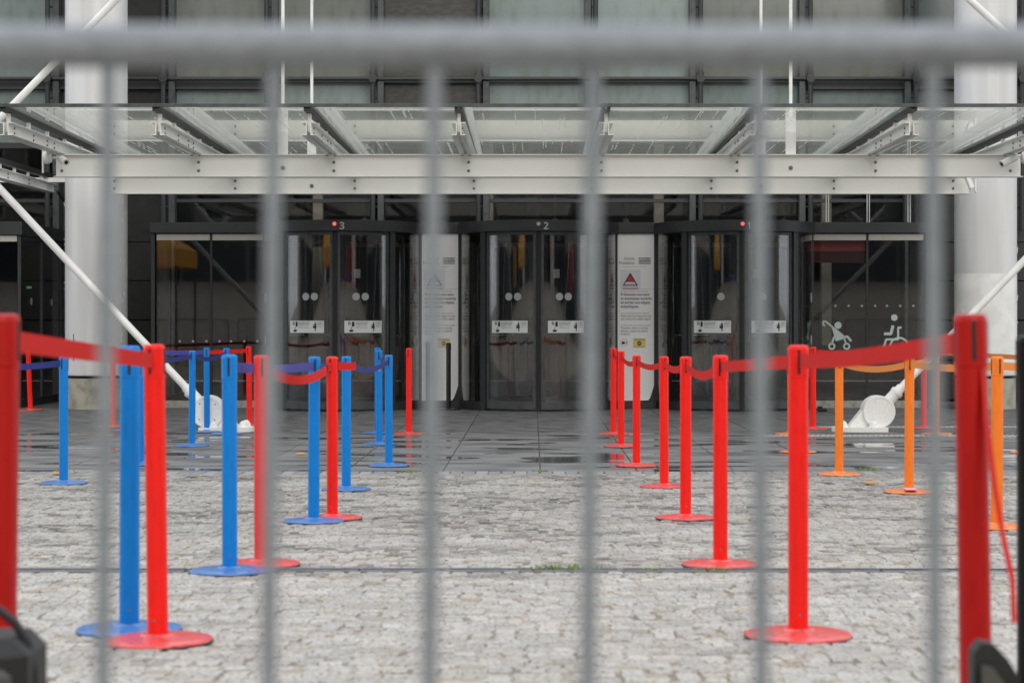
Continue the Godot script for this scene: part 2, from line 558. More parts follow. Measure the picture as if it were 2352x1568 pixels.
# ------------------------------------------------------------------ ground
func build_ground() -> void:
	var st := S()
	var ds := [-320.0, -120.0, -78.0, -60.0, -40.0, -25.0, -10.0, -5.0, 0.0, 2.0, 4.3, 6.8, 9.3, 12.0, 15.0, 16.9, 17.3, 24.0, 33.0, 60.0, 420.0]
	var xs := [-300.0, -60.0, -20.0, -8.0, 0.0, 8.0, 20.0, 60.0, 300.0]
	for i in range(ds.size() - 1):
		for k in range(xs.size() - 1):
			var p := []
			for q in [[i, k], [i, k + 1], [i + 1, k + 1], [i + 1, k]]:
				var d: float = ds[q[0]]
				p.append(Vector3(xs[q[1]], ground_y(d) - (0.05 if d >= 17.3 else 0.004), -d))
			face(st, p, Vector3(p[0].x, -50, p[0].z), 1)
	struct("plaza", st, M["sett_bed"], "sloping pale cobbled square in front of the museum")

	# setts: the ones that show largest are pieces of their own, the rest one mass
	var plaza: Node3D = get_node("plaza")
	var variants := []
	for v in 8:
		var b := S()
		var h := 0.0375 + 0.0008 * v
		var q := []
		for k in 4:
			var ang := TAU * (k + 0.5) / 4.0
			q.append(Vector2(signf(cos(ang)) * (h + rng.randf_range(-0.009, 0.003)), signf(sin(ang)) * (h + rng.randf_range(-0.009, 0.003))))
		var top := rng.randf_range(0.0015, 0.0035)
		var mid := Vector3(0, -0.02, 0)
		for k in 4:
			var a: Vector2 = q[k]
			var c: Vector2 = q[(k + 1) % 4]
			face(b, [Vector3(a.x, -0.02, a.y), Vector3(c.x, -0.02, c.y), Vector3(c.x, 0.0, c.y), Vector3(a.x, 0.0, a.y)], mid)
			face(b, [Vector3(a.x, 0, a.y), Vector3(c.x, 0, c.y), Vector3(c.x * 0.70, top, c.y * 0.70), Vector3(a.x * 0.70, top, a.y * 0.70)], mid, 1)
		face(b, [Vector3(q[0].x * 0.70, top, q[0].y * 0.70), Vector3(q[1].x * 0.70, top, q[1].y * 0.70), Vector3(q[2].x * 0.70, top, q[2].y * 0.70), Vector3(q[3].x * 0.70, top, q[3].y * 0.70)], mid, 1)
		variants.append(mesh_of(b))
	var patch := FastNoiseLite.new()
	patch.seed = 77
	patch.frequency = 0.9
	patch.fractal_octaves = 4
	var places := [[], [], [], [], [], [], [], []]
	var tints := [[], [], [], [], [], [], [], []]
	var near_count := 0
	mat("brown_sett", lin(0.33, 0.285, 0.225), 0.8)
	var pitch := 0.079
	var single := []
	for t in 8:
		var sm := StandardMaterial3D.new()
		sm.resource_name = "granite_sett"
		var w := 0.38 + 0.015 * t
		sm.albedo_color = lin(w, w * (0.985 if t % 2 else 0.97), w * (0.955 if t % 2 else 0.91))
		sm.albedo_texture = M["sett"].albedo_texture
		sm.roughness = 0.75
		tri(sm, Vector3(1.7, 1.7, 1.7))
		single.append(sm)
	var d := 4.4
	var row := 0
	while d < 16.62:
		var half := 0.285 * d + 1.6
		var n := int(half / pitch)
		if absf(d - 9.18) < 0.085:
			d += pitch
			row += 1
			continue
		for k in range(-n, n + 1):
			var x := (k + 0.5 * (row % 2) + 0.3 * sin(row * 2.7)) * pitch + rng.randf_range(-0.012, 0.012)
			var dd := d + rng.randf_range(-0.011, 0.011) + 0.018 * sin(x * 2.3 + row)
			var v := rng.randi() % 8
			var y := ground_y(dd) + rng.randf_range(-0.0025, 0.0015)
			var w := rng.randf()
			var xf := Transform3D(Basis(Vector3.UP, rng.randf_range(-0.14, 0.14)).scaled(Vector3(rng.randf_range(0.86, 1.04), 1, rng.randf_range(0.86, 1.04))), Vector3(x, y, -dd))
			var inframe := absf(x + 0.0107 * d) < 0.257 * d and d > 5.45
			if inframe and near_count < 290:
				near_count += 1
				w = clampf(w * 0.6 + 0.2 + 0.9 * patch.get_noise_2d(x * 2.2 + 40.0, dd * 2.6), 0.0, 1.0)
				var o := put(plaza, "sett", variants[v], single[int(w * 7.99)] if rng.randf() > 0.06 else M["brown_sett"])
				o.transform = xf
				continue
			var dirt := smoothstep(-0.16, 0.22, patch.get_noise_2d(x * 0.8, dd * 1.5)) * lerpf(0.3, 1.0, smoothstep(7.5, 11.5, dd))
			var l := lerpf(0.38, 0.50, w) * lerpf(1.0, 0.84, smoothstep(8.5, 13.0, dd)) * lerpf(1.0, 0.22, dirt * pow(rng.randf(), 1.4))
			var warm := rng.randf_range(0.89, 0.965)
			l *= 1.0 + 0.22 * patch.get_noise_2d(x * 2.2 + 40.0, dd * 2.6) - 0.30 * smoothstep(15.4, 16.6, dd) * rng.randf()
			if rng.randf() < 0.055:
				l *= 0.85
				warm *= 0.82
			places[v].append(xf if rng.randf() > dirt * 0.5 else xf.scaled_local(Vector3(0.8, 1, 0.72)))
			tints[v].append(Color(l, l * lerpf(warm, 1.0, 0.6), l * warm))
		d += pitch
		row += 1
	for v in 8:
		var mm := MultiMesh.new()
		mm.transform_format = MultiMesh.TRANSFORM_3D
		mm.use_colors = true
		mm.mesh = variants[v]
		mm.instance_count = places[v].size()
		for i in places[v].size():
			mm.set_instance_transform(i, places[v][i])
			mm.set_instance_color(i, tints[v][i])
		var mi := MultiMeshInstance3D.new()
		mi.multimesh = mm
		mi.material_override = M["sett"]
		mi.name = numbered(plaza, "sett_field")
		mi.set_meta("kind", "stuff")
		plaza.add_child(mi, true)

	# slot drain across the square
	var dr := thing("slot_drain", "dark steel drain line crossing the cobbled square from side to side", "drain", Vector3(0, ground_y(9.18), -9.18))
	for i in 16:
		var b := S()
		box(b, Vector3(-6.0 + 0.8 * i, 0.001 + rng.randf_range(-0.002, 0.001), rng.randf_range(-0.006, 0.006)), Vector3(0.792, 0.012, 0.125), 0.003)
		put(dr, "drain_cover", b, M["drain_steel"])
	var sl := S()
	for i in 15:
		box(sl, Vector3(-5.6 + 0.8 * i, 0.0075, 0.0), Vector3(0.77, 0.003, 0.014))
	put(dr, "slot", sl, M["rubber"])

	var up := [[-9.0, "first drain line up the square behind the viewer, mirrored in the glass doors"], [-19.0, "second drain line up the square behind the viewer, mirrored in the glass doors"], [-30.0, "third drain line up the square behind the viewer, mirrored in the glass doors"]]
	for u in up:
		var b := S()
		span(b, Vector3(-30, -0.02, -0.09), Vector3(30, 0.006, 0.09))
		tag(put(self, "slot_drain", b, M["drain_steel"], Vector3(0, ground_y(u[0]), -float(u[0]))), u[1], "drain", "drain lines behind the viewer")
	# row of border stones between square and pavement
	var bs := thing("border_course", "row of small grey border stones where the cobbles meet the dark pavement", "border", Vector3(0, 0, -16.9))
	for i in 110:
		var b := S()
		box(b, Vector3(-6.05 + 0.11 * i + rng.randf_range(-0.004, 0.004), -0.02 + rng.randf_range(-0.003, 0.003), rng.randf_range(-0.01, 0.01)), Vector3(0.1, 0.05, 0.37), 0.006)
		var o := put(bs, "stone", b, M["border_a"] if M.has("border_a") else make_border())
		o.material_override = M["border_a"] if i % 3 else M["border_b"]

	# dark slabs
	var pv := S()
	span(pv, Vector3(-40, -0.045, -17.1), Vector3(40, -0.016, -60))
	struct("pavement", pv, M["joint_bed"], "dark stone slab pavement along the museum entrance, damp with puddles")
	var pave: Node3D = get_node("pavement")
	var rows := [17.13, 18.65, 20.2, 21.7, 23.2, 24.7, 26.3, 27.9, 29.5, 31.2]
	var w := 0.842
	var slabs := {}
	for r in range(rows.size() - 1):
		var dep: float = rows[r + 1] - rows[r]
		for k in range(-16, 16):
			if rows[r] > 29.0 and false: continue
			var x: float = 0.06 + (k + 0.5) * w
			var key := "%.2f" % dep
			if not slabs.has(key):
				var b := S()
				box(b, Vector3(0, -0.02, 0), Vector3(w - 0.008, 0.04, dep - 0.008), 0.003)
				slabs[key] = mesh_of(b)
			var o := put(pave, "slab", slabs[key], M["damp_slab"] if rows[r] < 23.0 else M["slab"])
			o.position = Vector3(x, rng.randf_range(-0.0035, 0.0015), -(rows[r] + rows[r + 1]) * 0.5)
			o.rotation = Vector3(rng.randf_range(-0.0012, 0.0012), 0, rng.randf_range(-0.0012, 0.0012))

	# tactile studs on the right
	var sb := S()
	lathe(sb, [Vector2(0.015, 0.0), Vector2(0.012, 0.006), Vector2(0.0, 0.007)], 8)
	var stud := mesh_of(sb)
	var n_strip := 0
	for strip in [[24.35, 3.2, 7.2], [22.45, 2.6, 6.6]]:
		var list := []
		for r in 5:
			var x: float = strip[1]
			while x < strip[2]:
				list.append(Vector3(x + 0.03 * (r % 2), 0.0015, -strip[0] - 0.07 * r))
				x += 0.06
		var mm := MultiMesh.new()
		mm.transform_format = MultiMesh.TRANSFORM_3D
		mm.mesh = stud
		mm.instance_count = list.size()
		for i in list.size(): mm.set_instance_transform(i, Transform3D(Basis(), list[i]))
		var mi := MultiMeshInstance3D.new()
		mi.multimesh = mm
		mi.material_override = M["stud_steel"]
		mi.name = numbered(self, "warning_studs")
		add_child(mi, true)
		tag(mi, ["strip of steel warning studs beside the right rod anchor, nearer the doors", "strip of steel warning studs in front of the right rod anchor"][n_strip], "studs", "", "stuff")
		n_strip += 1

	# weeds and fallen leaves
	var tufts := [[1245.0, 1312.0, 9.18, 0.05, "green weeds in the middle of the drain line"], [1318.0, 1310.0, 9.2, 0.06, "largest clump of green weeds, on the drain line just right of the picture's middle"], [1500.0, 1308.0, 9.17, 0.03, "small weeds on the drain line left of a red post base"], [1638.0, 1310.0, 9.16, 0.035, "weeds beside the red post base that stands on the drain line"], [1241.0, 1078.0, 17.15, 0.03, "green moss tuft at the near end of the middle pavement joint"], [935.0, 1083.0, 16.95, 0.04, "weeds on the border stones near a blue post"], [1995.0, 1072.0, 17.3, 0.05, "weeds in a pavement joint by the orange posts"]]
	for t in tufts:
		var p := Vector3((t[0] - CX) / FOC * t[2], ground_y(t[2]), -t[2])
		var o := thing("weed_tuft", t[4], "weed", p)
		var g := S()
		for i in 46:
			var a := rng.randf() * TAU
			var rr: float = sqrt(rng.randf()) * t[3] * 2.4
			var b0 := Vector3(cos(a) * rr, 0, sin(a) * rr * 0.35)
			var hh: float = t[3] * rng.randf_range(0.2, 0.6)
			var lean := Vector3(rng.randf_range(-1, 1), 0, rng.randf_range(-1, 1)) * hh * 0.8
			var wd := Vector3(rng.randf_range(-1, 1), 0, rng.randf_range(-1, 1)).normalized() * 0.006
			var tip := b0 + lean + Vector3(0, hh, 0)
			face(g, [b0 - wd, b0 + wd, (b0 + tip) * 0.5 + wd + Vector3(0, hh * 0.15, 0), tip], Vector3(p.x, -9, 0))
		put(o, "blades", g, M["grass"]).set_meta("kind", "stuff")
	var leaves := [[690.0, 1045.0, "orange fallen leaf on the damp slabs behind a red post"], [2003.0, 1113.0, "brown fallen leaf on the cobbles between two orange posts"], [1350.0, 1000.0, "tiny pale leaf on the slabs left of the red post row"], [135.0, 1090.0, "reddish leaf on the border beside the far left blue post"], [248.0, 1003.0, "small brown leaf on the slabs near the left column"]]
	for l in leaves:
		var dl := 5808.0 / (float(l[1]) - CY)
		if dl < 16.9:
			for it in 6: dl = FOC * (EYE - ground_y(dl)) / (float(l[1]) - CY)
		var g := S()
		var pts := PackedVector2Array()
		for k in 12:
			var a := TAU * k / 12.0
			pts.append(Vector2(cos(a) * 0.055 * rng.randf_range(0.75, 1.1), sin(a) * 0.035 * rng.randf_range(0.7, 1.2)))
		prism(g, pts, 0.004, 0.007, Transform3D(Basis(Vector3.RIGHT, -PI / 2 + 0.25), Vector3(0, 0.012, 0)))
		var o := put(self, "fallen_leaf", g, M["leaf_dry"])
		o.position = Vector3((float(l[0]) - CX) / FOC * dl, ground_y(dl), -dl)
		tag(o, l[2], "leaf")

func make_border() -> StandardMaterial3D:
	mat("border_b", lin(0.26, 0.26, 0.25), 0.7)
	return mat("border_a", lin(0.20, 0.20, 0.197), 0.7)

# ------------------------------------------------------------------ facade
func build_facade() -> void:
	var f := thing("museum_facade", "dark steel and glass museum front with teal panels above the entrance canopy", "building", Vector3(0, 0, ZF))
	var xs := [-13.0, -11.2, -9.45, -7.90, -5.99, -4.29, -2.54, -0.80, 0.92, 2.65, 4.46, 6.20, 7.95, 9.7, 11.4, 13.1]
	var upper := ["panel_teal", "panel_teal", "panel_grey_teal", "panel_grey_teal", "panel_olive", "panel_olive", "panel_sooty", "panel_teal", "panel_pale_teal", "panel_olive", "panel_grey_teal", "panel_grey_teal", "panel_dark", "panel_teal", "panel_teal"]
	var lower := ["panel_teal", "panel_teal", "panel_teal", "panel_dark", "panel_teal", "panel_pale_teal", "panel_sooty", "panel_pale_teal", "panel_pale_teal", "panel_teal", "panel_teal", "panel_grey_teal", "panel_dark", "panel_teal", "panel_teal"]
	upper[3] = "panel_dark"
	upper[2] = "panel_teal"
	upper[10] = "panel_olive"
	var ys := [4.22, 5.31, 7.6, 9.9, 12.4]
	for i in xs.size():
		var x: float = xs[i]
		var right := 1.0 if x > 0.3 else -1.0
		var b := S()
		box(b, Vector3(x - right * 0.02, 6.2, 0.09), Vector3(0.105, 12.4, 0.2), 0.006)
		put(f, "mullion", b, M["steel_blue_grey"])
		b = S()
		var tx := x + right * 0.105
		tube(b, [Vector3(tx, 2.8, 0.22), Vector3(tx, 5.25, 0.22)], 0.042, 12)
		tube(b, [Vector3(tx, 5.42, 0.22), Vector3(tx, 12.4, 0.22)], 0.042, 12)
		for y in [3.2, 4.6, 5.0, 6.5, 8.5]:
			tube(b, [Vector3(x, y, 0.14), Vector3(tx, y, 0.22)], 0.018, 8)
		put(f, "tube_mullion", b, M["steel_dark"])
		b = S()
		tube(b, [Vector3(tx, 5.31, 0.14), Vector3(tx, 5.31, 0.30)], 0.07, 14)
		tube(b, [Vector3(tx, 5.22, 0.22), Vector3(tx, 5.42, 0.22)], 0.056, 12)
		put(f, "knuckle", b, M["steel_dark"])
	for i in range(xs.size() - 1):
		var a: float = xs[i]
		var c: float = xs[i + 1]
		var wide := i in [2, 4, 10, 3, 11]
		for r in range(ys.size() - 1):
			var b := S()
			var off := 0.0 if r != 0 else -0.02
			span(b, Vector3(a + 0.05, ys[r] + 0.03, -0.03 + off), Vector3(c - 0.05, ys[r + 1] - 0.03, 0.0 + off), 0.003)
			var kind: String = lower[i] if r == 0 else upper[i] if r == 1 else ["panel_teal", "panel_olive", "panel_grey_teal"][(i + r) % 3]
			put(f, "infill_panel", b, M[kind])
		for r in ys.size():
			var b := S()
			if ys[r] == 5.31:
				tube(b, [Vector3(a, 5.31, 0.2), Vector3(c, 5.31, 0.2)], 0.034, 12)
				span(b, Vector3(a + 0.05, 5.18 if wide else 5.26, -0.02), Vector3(c - 0.05, 5.36, 0.04), 0.004)
				if wide: span(b, Vector3(a + 0.05, 5.15, -0.02), Vector3(c - 0.05, 5.19, 0.1), 0.004)
			else:
				span(b, Vector3(a + 0.05, ys[r] - 0.05, -0.02), Vector3(c - 0.05, ys[r] + 0.05, 0.07), 0.006)
			put(f, "transom", b, M["steel_dark"])
		# glazing over the vestibule and blank panels beside it
		var b := S()
		if i in [3, 11] or i < 2 or i > 11:
			for sg in [[0.02, 0.66], [0.68, 1.32], [1.34, 1.98], [1.99, 2.62], [2.63, 3.4], [3.41, 4.16]]:
				b = S()
				span(b, Vector3(a + 0.05, sg[0], -0.03), Vector3(c - 0.05, sg[1], 0.0), 0.006)
				put(f, "wall_panel", b, M["panel_dark"])
		else:
			span(b, Vector3(a + 0.05, 2.82, -0.012), Vector3(c - 0.05, 4.17, 0.0))
			put(f, "pane", b, M["facade_glass"])
			b = S()
			span(b, Vector3(a + 0.05, 3.28, -0.01), Vector3(c - 0.05, 3.34, 0.05), 0.004)
			put(f, "glazing_bar", b, M["steel_dark"])
	# rooms behind the glass
	var inner := S()
	span(inner, Vector3(-13, 0, -12), Vector3(13, 4.3, -11.8))
	span(inner, Vector3(-13, 4.2, -12), Vector3(13, 4.4, -0.1))
	span(inner, Vector3(-13.2, 0, -12), Vector3(-13, 4.4, -0.1))
	span(inner, Vector3(13, 0, -12), Vector3(13.2, 4.4, -0.1))
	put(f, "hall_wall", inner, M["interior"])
	inner = S()
	for x in [-10.0, -6.5, -2.0, 2.6, 7.2]:
		span(inner, Vector3(x, 2.9, -9), Vector3(x + 1.3, 4.0, -8.9))
		tube(inner, [Vector3(x + 2, 0, -5), Vector3(x + 2, 4.2, -5)], 0.16, 14)
	put(f, "hall_fitting", inner, M["interior_pale"])
	inner = S()
	for x in [-3.9, -3.1, 0.4, 1.7, 4.6]:
		tube(inner, [Vector3(x, 3.1, -3.5), Vector3(x, 4.2, -3.5)], 0.006, 6)
		lathe(inner, [Vector2(0.0, 3.02), Vector2(0.07, 3.05), Vector2(0.05, 3.2), Vector2(0.0, 3.22)], 14, Transform3D(Basis(), Vector3(x, 0, -3.5)))
	put(f, "pendant_lamp", inner, M["window_frame"])
	for bn in [[-3.35, 1.9, 0.26, "banner_red"], [0.55, 1.7, 0.16, "banner_red"], [3.9, 1.6, 0.24, "belt_blue"], [-0.35, 1.9, 0.06, "banner_ochre"], [2.75, 1.9, 0.06, "banner_ochre"]]:
		inner = S()
		span(inner, Vector3(bn[0], bn[1], -1.6), Vector3(bn[0] + bn[2], 2.7, -1.59))
		put(f, "hanging_banner", inner, M[bn[3]])
	for x in [-3.75, -0.85, 2.05, 4.9]:
		inner = S()
		span(inner, Vector3(x, 0.9, -1.0), Vector3(x + 0.17, 4.15, -0.8), 0.01)
		put(f, "hall_post", inner, M["inner_beige"])
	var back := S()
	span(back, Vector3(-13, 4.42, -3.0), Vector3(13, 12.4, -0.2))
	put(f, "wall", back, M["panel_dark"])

# ------------------------------------------------------------------ columns
func build_columns() -> void:
	var n := 0
	for x in [-6.59, 6.82]:
		var t := thing("steel_column", ["thick white round column with flaking paint at the left of the entrance", "thick white round column at the right, with a fresh white lower half"][n], "column", Vector3(x, 0, -30.0), "thick white columns of the museum front")
		var b := S()
		lathe(b, [Vector2(0.455, 0.50), Vector2(0.462, 0.52), Vector2(0.462, 12.4)], 56)
		put(t, "shaft", b, M["column_paint"])
		b = S()
		lathe(b, [Vector2(0.40, 0.44), Vector2(0.40, 0.52)], 40)
		put(t, "collar_gap", b, M["rubber"])
		b = S()
		lathe(b, [Vector2(0.445, 0.0), Vector2(0.445, 0.455), Vector2(0.40, 0.46)], 48)
		put(t, "foot", b, M["column_foot"])
		# lifted flakes of paint
		b = S()
		for i in 46:
			var a := (rng.randf_range(1.05, 1.5) * (1 if rng.randf() < 0.7 else -1)) * (1.0 if n == 0 else -1.0)
			var y := rng.randf_range(0.55, 4.6)
			var w := rng.randf_range(0.006, 0.022)
			var h := rng.randf_range(0.02, 0.10)
			var o := Vector3(sin(a), 0, cos(a))
			var s := Vector3(cos(a), 0, -sin(a))
			var c := o * 0.464 + Vector3(0, y, 0)
			face(b, [c - s * w, c + s * w * 0.6, c + s * w + o * 0.014 + Vector3(0, h * 0.6, 0), c - s * w * 0.4 + o * 0.008 + Vector3(0, h, 0)], Vector3(0, y, 0))
		put(t, "paint_flake", b, M["white_paint"])
		if n == 1:
			b = S()
			lathe(b, [Vector2(0.4635, 0.56), Vector2(0.4645, 0.562), Vector2(0.4645, 2.02), Vector2(0.4635, 2.022)], 56)
			put(t, "fresh_coat", b, M["white_paint"])
			b = S()
			box(b, Vector3(-0.16, 0.34, 0.435), Vector3(0.09, 0.13, 0.02), 0.003)
			put(t, "inspection_plate", b, M["column_foot"])
		else:
			b = S()
			var pts := []
			for i in 9: pts.append(Vector3(-0.26 + 0.012 * sin(i * 0.4) , 0.72 + 0.05 * i, 0.4) )
			for i in pts.size():
				var q: Vector3 = pts[i]
				q.z = sqrt(0.4645 * 0.4645 - q.x * q.x)
				pts[i] = q
			tube(b, pts, 0.006, 6)
			put(t, "scuff", b, M["steel_dark"])
		n += 1

# ------------------------------------------------------------------ vestibule with sliding doors
func sliding_doors(label: String, x0: float, x1: float, xm: float, fa: float, fb: float, right: bool) -> void:
	var t := thing("sliding_door", label, "glass door", Vector3((x0 + x1) * 0.5, 0, ZV))
	var o := -(x0 + x1) * 0.5
	var b := S()
	span(b, Vector3(fa + o, 2.645, -2.85), Vector3(fb + o, 2.805, 0.05), 0.004)
	put(t, "fascia", b, M["steel_dark"])
	for s in [[x0, xm - 0.02], [xm + 0.02, x1]]:
		b = S()
		span(b, Vector3(s[0] + o, 2.535, -0.04), Vector3(s[1] + o, 2.632, 0.0), 0.003)
		put(t, "lintel_strip", b, M["lintel_beige"])
		b = S()
		span(b, Vector3(s[0] + o, 0.125, -0.03), Vector3(s[1] + o, 2.533, -0.016))
		put(t, "pane", b, M["door_glass"])
	b = S()
	span(b, Vector3(x0 + o, 0.0, -0.06), Vector3(x1 + o, 0.115, 0.01), 0.004)
	put(t, "sill", b, M["sill_grey"])
	b = S()
	span(b, Vector3(xm + o - 0.018, 0.12, -0.035), Vector3(xm + o + 0.018, 2.63, -0.008), 0.003)
	put(t, "meeting_stile", b, M["gasket"])
	for e in [fa if not right else fb]:
		b = S()
		var sx: float = e + o + (0.03 if not right else -0.03)
		span(b, Vector3(sx - 0.03, 0, -0.1), Vector3(sx + 0.03, 2.64, -0.01), 0.004)
		span(b, Vector3(sx - 0.025, 0, -2.8), Vector3(sx + 0.025, 0.14, -0.1))
		span(b, Vector3(sx - 0.03, 0, -1.4), Vector3(sx + 0.03, 2.64, -1.3))
		put(t, "side_frame", b, M["steel_dark"])
		b = S()
		span(b, Vector3(sx - 0.006, 0.14, -1.3), Vector3(sx + 0.006, 2.64, -0.1))
		put(t, "side_pane", b, M["door_glass"])
		b = S()
		for yy in [[1.66, 1.74], [1.0, 1.08]]:
			prism(b, disc2(0.05), -0.001, 0.001, Transform3D(Basis(Vector3.UP, PI / 2), Vector3(sx + (-0.008 if not right else 0.008), yy[0], -0.6)))
		put(t, "marker_dot", b, M["sticker_round"])
	# rows of marker dots
	var pitch := 0.2
	for s in [[x0 + 0.35, 4], [xm + 0.30, 4]]:
		for i in s[1]:
			b = S()
			var yd := 1.545 if right else 1.01
			prism(b, disc2(0.0185, 16), 0.0, 0.002, Transform3D(Basis(), Vector3(s[0] + o + i * pitch, yd, -0.0145)))
			put(t, "marker_dot", b, M["sticker_round"])
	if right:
		for rb in [[2.38, 2.53, "panel_red"], [2.20, 2.378, "panel_dark_red"]]:  # flat red panels behind the pane give its red band, darker below
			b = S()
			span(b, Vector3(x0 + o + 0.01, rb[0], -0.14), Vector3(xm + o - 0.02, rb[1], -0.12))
			put(t, "red_panel", b, M[rb[2]])
		pictograms(t, o)

func build_vestibule() -> void:
	sliding_doors("glass sliding door under a dark fascia, between the left column and revolving door 3", -5.70, -4.07, -4.877, -5.79, -4.03, false)
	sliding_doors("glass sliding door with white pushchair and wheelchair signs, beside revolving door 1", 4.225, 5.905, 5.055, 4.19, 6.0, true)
	# flat roof of the vestibule behind the drums
	var b := S()
	span(b, Vector3(-4.02, 2.66, ZF + 0.05), Vector3(4.18, 2.79, ZV - 0.06), 0.003)
	var r := put(self, "vestibule_roof", b, M["steel_dark"])
	tag(r, "flat dark roof over the entrance vestibule behind the revolving doors", "roof")
	# neighbouring vestibule at the left edge
	var t := thing("side_vestibule", "dark glazed entrance box at the left edge, behind the left column", "vestibule", Vector3(-7.78, 0, -30.2))
	b = S()
	span(b, Vector3(-3.0, 2.62, -2.75), Vector3(0.03, 2.82, 0.05), 0.004)
	put(t, "fascia", b, M["steel_dark"])
	b = S()
	span(b, Vector3(-3.0, 2.52, -0.03), Vector3(-0.06, 2.615, 0.01), 0.003)
	put(t, "lintel_strip", b, M["lintel_beige"])
	b = S()
	span(b, Vector3(-0.05, 0, -0.05), Vector3(0.0, 2.615, 0.0), 0.004)
	span(b, Vector3(-0.04, 0, -1.4), Vector3(0.0, 2.615, -1.34), 0.004)
	span(b, Vector3(-0.04, 0, -2.7), Vector3(0.0, 0.13, -0.06), 0.004)
	put(t, "frame", b, M["steel_dark"])
	b = S()
	span(b, Vector3(-3.0, 0.1, -0.03), Vector3(-0.06, 2.515, -0.016))
	put(t, "pane", b, M["door_glass"])
	b = S()
	span(b, Vector3(-0.03, 0.14, -1.33), Vector3(-0.018, 2.61, -0.06))
	span(b, Vector3(-0.03, 0.14, -2.7), Vector3(-0.018, 2.61, -1.41))
	put(t, "side_pane", b, M["door_glass"])
	for z in [-0.7, -2.0]:
		for y in [1.62, 0.98]:
			b = S()
			prism(b, disc2(0.06), -0.001, 0.001, Transform3D(Basis(Vector3.UP, PI / 2), Vector3(-0.015, y, z)))
			put(t, "marker_dot", b, M["sticker_round"])
	var ex := S()
	box(ex, at(66, 660, 31.6), Vector3(0.075, 0.04, 0.02))
	var e := put(self, "exit_sign", ex, M["exit_green"])
	tag(e, "tiny lit green exit sign inside the dark entrance box at the left edge", "sign")

func pictograms(t: Node3D, o: float) -> void:
	# both are drawn on the glass; 1 unit = 1 px of the large picture
	var k := 30.1 / 4573.0 * 0.7259
	var org := func(px: float, py: float) -> Vector2:
		var v := at(px * 0.7259, py * 0.7259, 30.1)
		return Vector2(v.x + o, v.y)
	var zz := func(zx: float, zy: float) -> Vector2:
		return org.call(2560.0 + zx / 6.918, 960.0 + zy / 6.918)
	var u := k / 6.918
	var z0 := -0.0145
	var z1 := -0.0115
	var b := S()
	prism(b, disc2(78 * u, 28, zz.call(644, 477)), z0, z1)
	stroke(b, [zz.call(358, 490), zz.call(318, 455), zz.call(314, 415), zz.call(338, 388), zz.call(372, 392), zz.call(525, 515)], 38 * u, z0, z1, Transform3D.IDENTITY, Geometry2D.JOIN_ROUND, Geometry2D.END_ROUND)
	prism(b, PackedVector2Array([zz.call(505, 520), zz.call(535, 500), zz.call(795, 712), zz.call(770, 775), zz.call(605, 825), zz.call(592, 820)]), z0, z1)
	stroke(b, [zz.call(560, 720), zz.call(515, 870)], 42 * u, z0, z1)
	stroke(b, [zz.call(775, 760), zz.call(818, 870)], 38 * u, z0, z1)
	stroke(b, [zz.call(770, 742), zz.call(845, 722), zz.call(935, 825)], 52 * u, z0, z1, Transform3D.IDENTITY, Geometry2D.JOIN_ROUND, Geometry2D.END_ROUND)
	ring2(b, zz.call(508, 936), 40 * u, 79 * u, 0, TAU, z0, z1)
	ring2(b, zz.call(833, 936), 40 * u, 79 * u, 0, TAU, z0, z1)
	var s1 := put(t, "pushchair_symbol", b, M["pictogram"])
	s1.set_meta("label", "white pushchair symbol on the left pane")
	b = S()
	prism(b, disc2(71 * u, 28, zz.call(1877, 308)), z0, z1)
	stroke(b, [zz.call(1850, 480), zz.call(1803, 662), zz.call(1652, 662)], 62 * u, z0, z1, Transform3D.IDENTITY, Geometry2D.JOIN_ROUND, Geometry2D.END_ROUND)
	stroke(b, [zz.call(2035, 527), zz.call(1962, 527), zz.call(1962, 785), zz.call(1700, 785), zz.call(1640, 980)], 46 * u, z0, z1, Transform3D.IDENTITY, Geometry2D.JOIN_ROUND, Geometry2D.END_ROUND)
	ring2(b, zz.call(1985, 950), 178 * u, 220 * u, 0.0, TAU, z0 - 0.0005, z1 - 0.0005, Transform3D.IDENTITY, 36)
	var s2 := put(t, "wheelchair_symbol", b, M["pictogram"])
	s2.set_meta("label", "white wheelchair user symbol on the right pane")

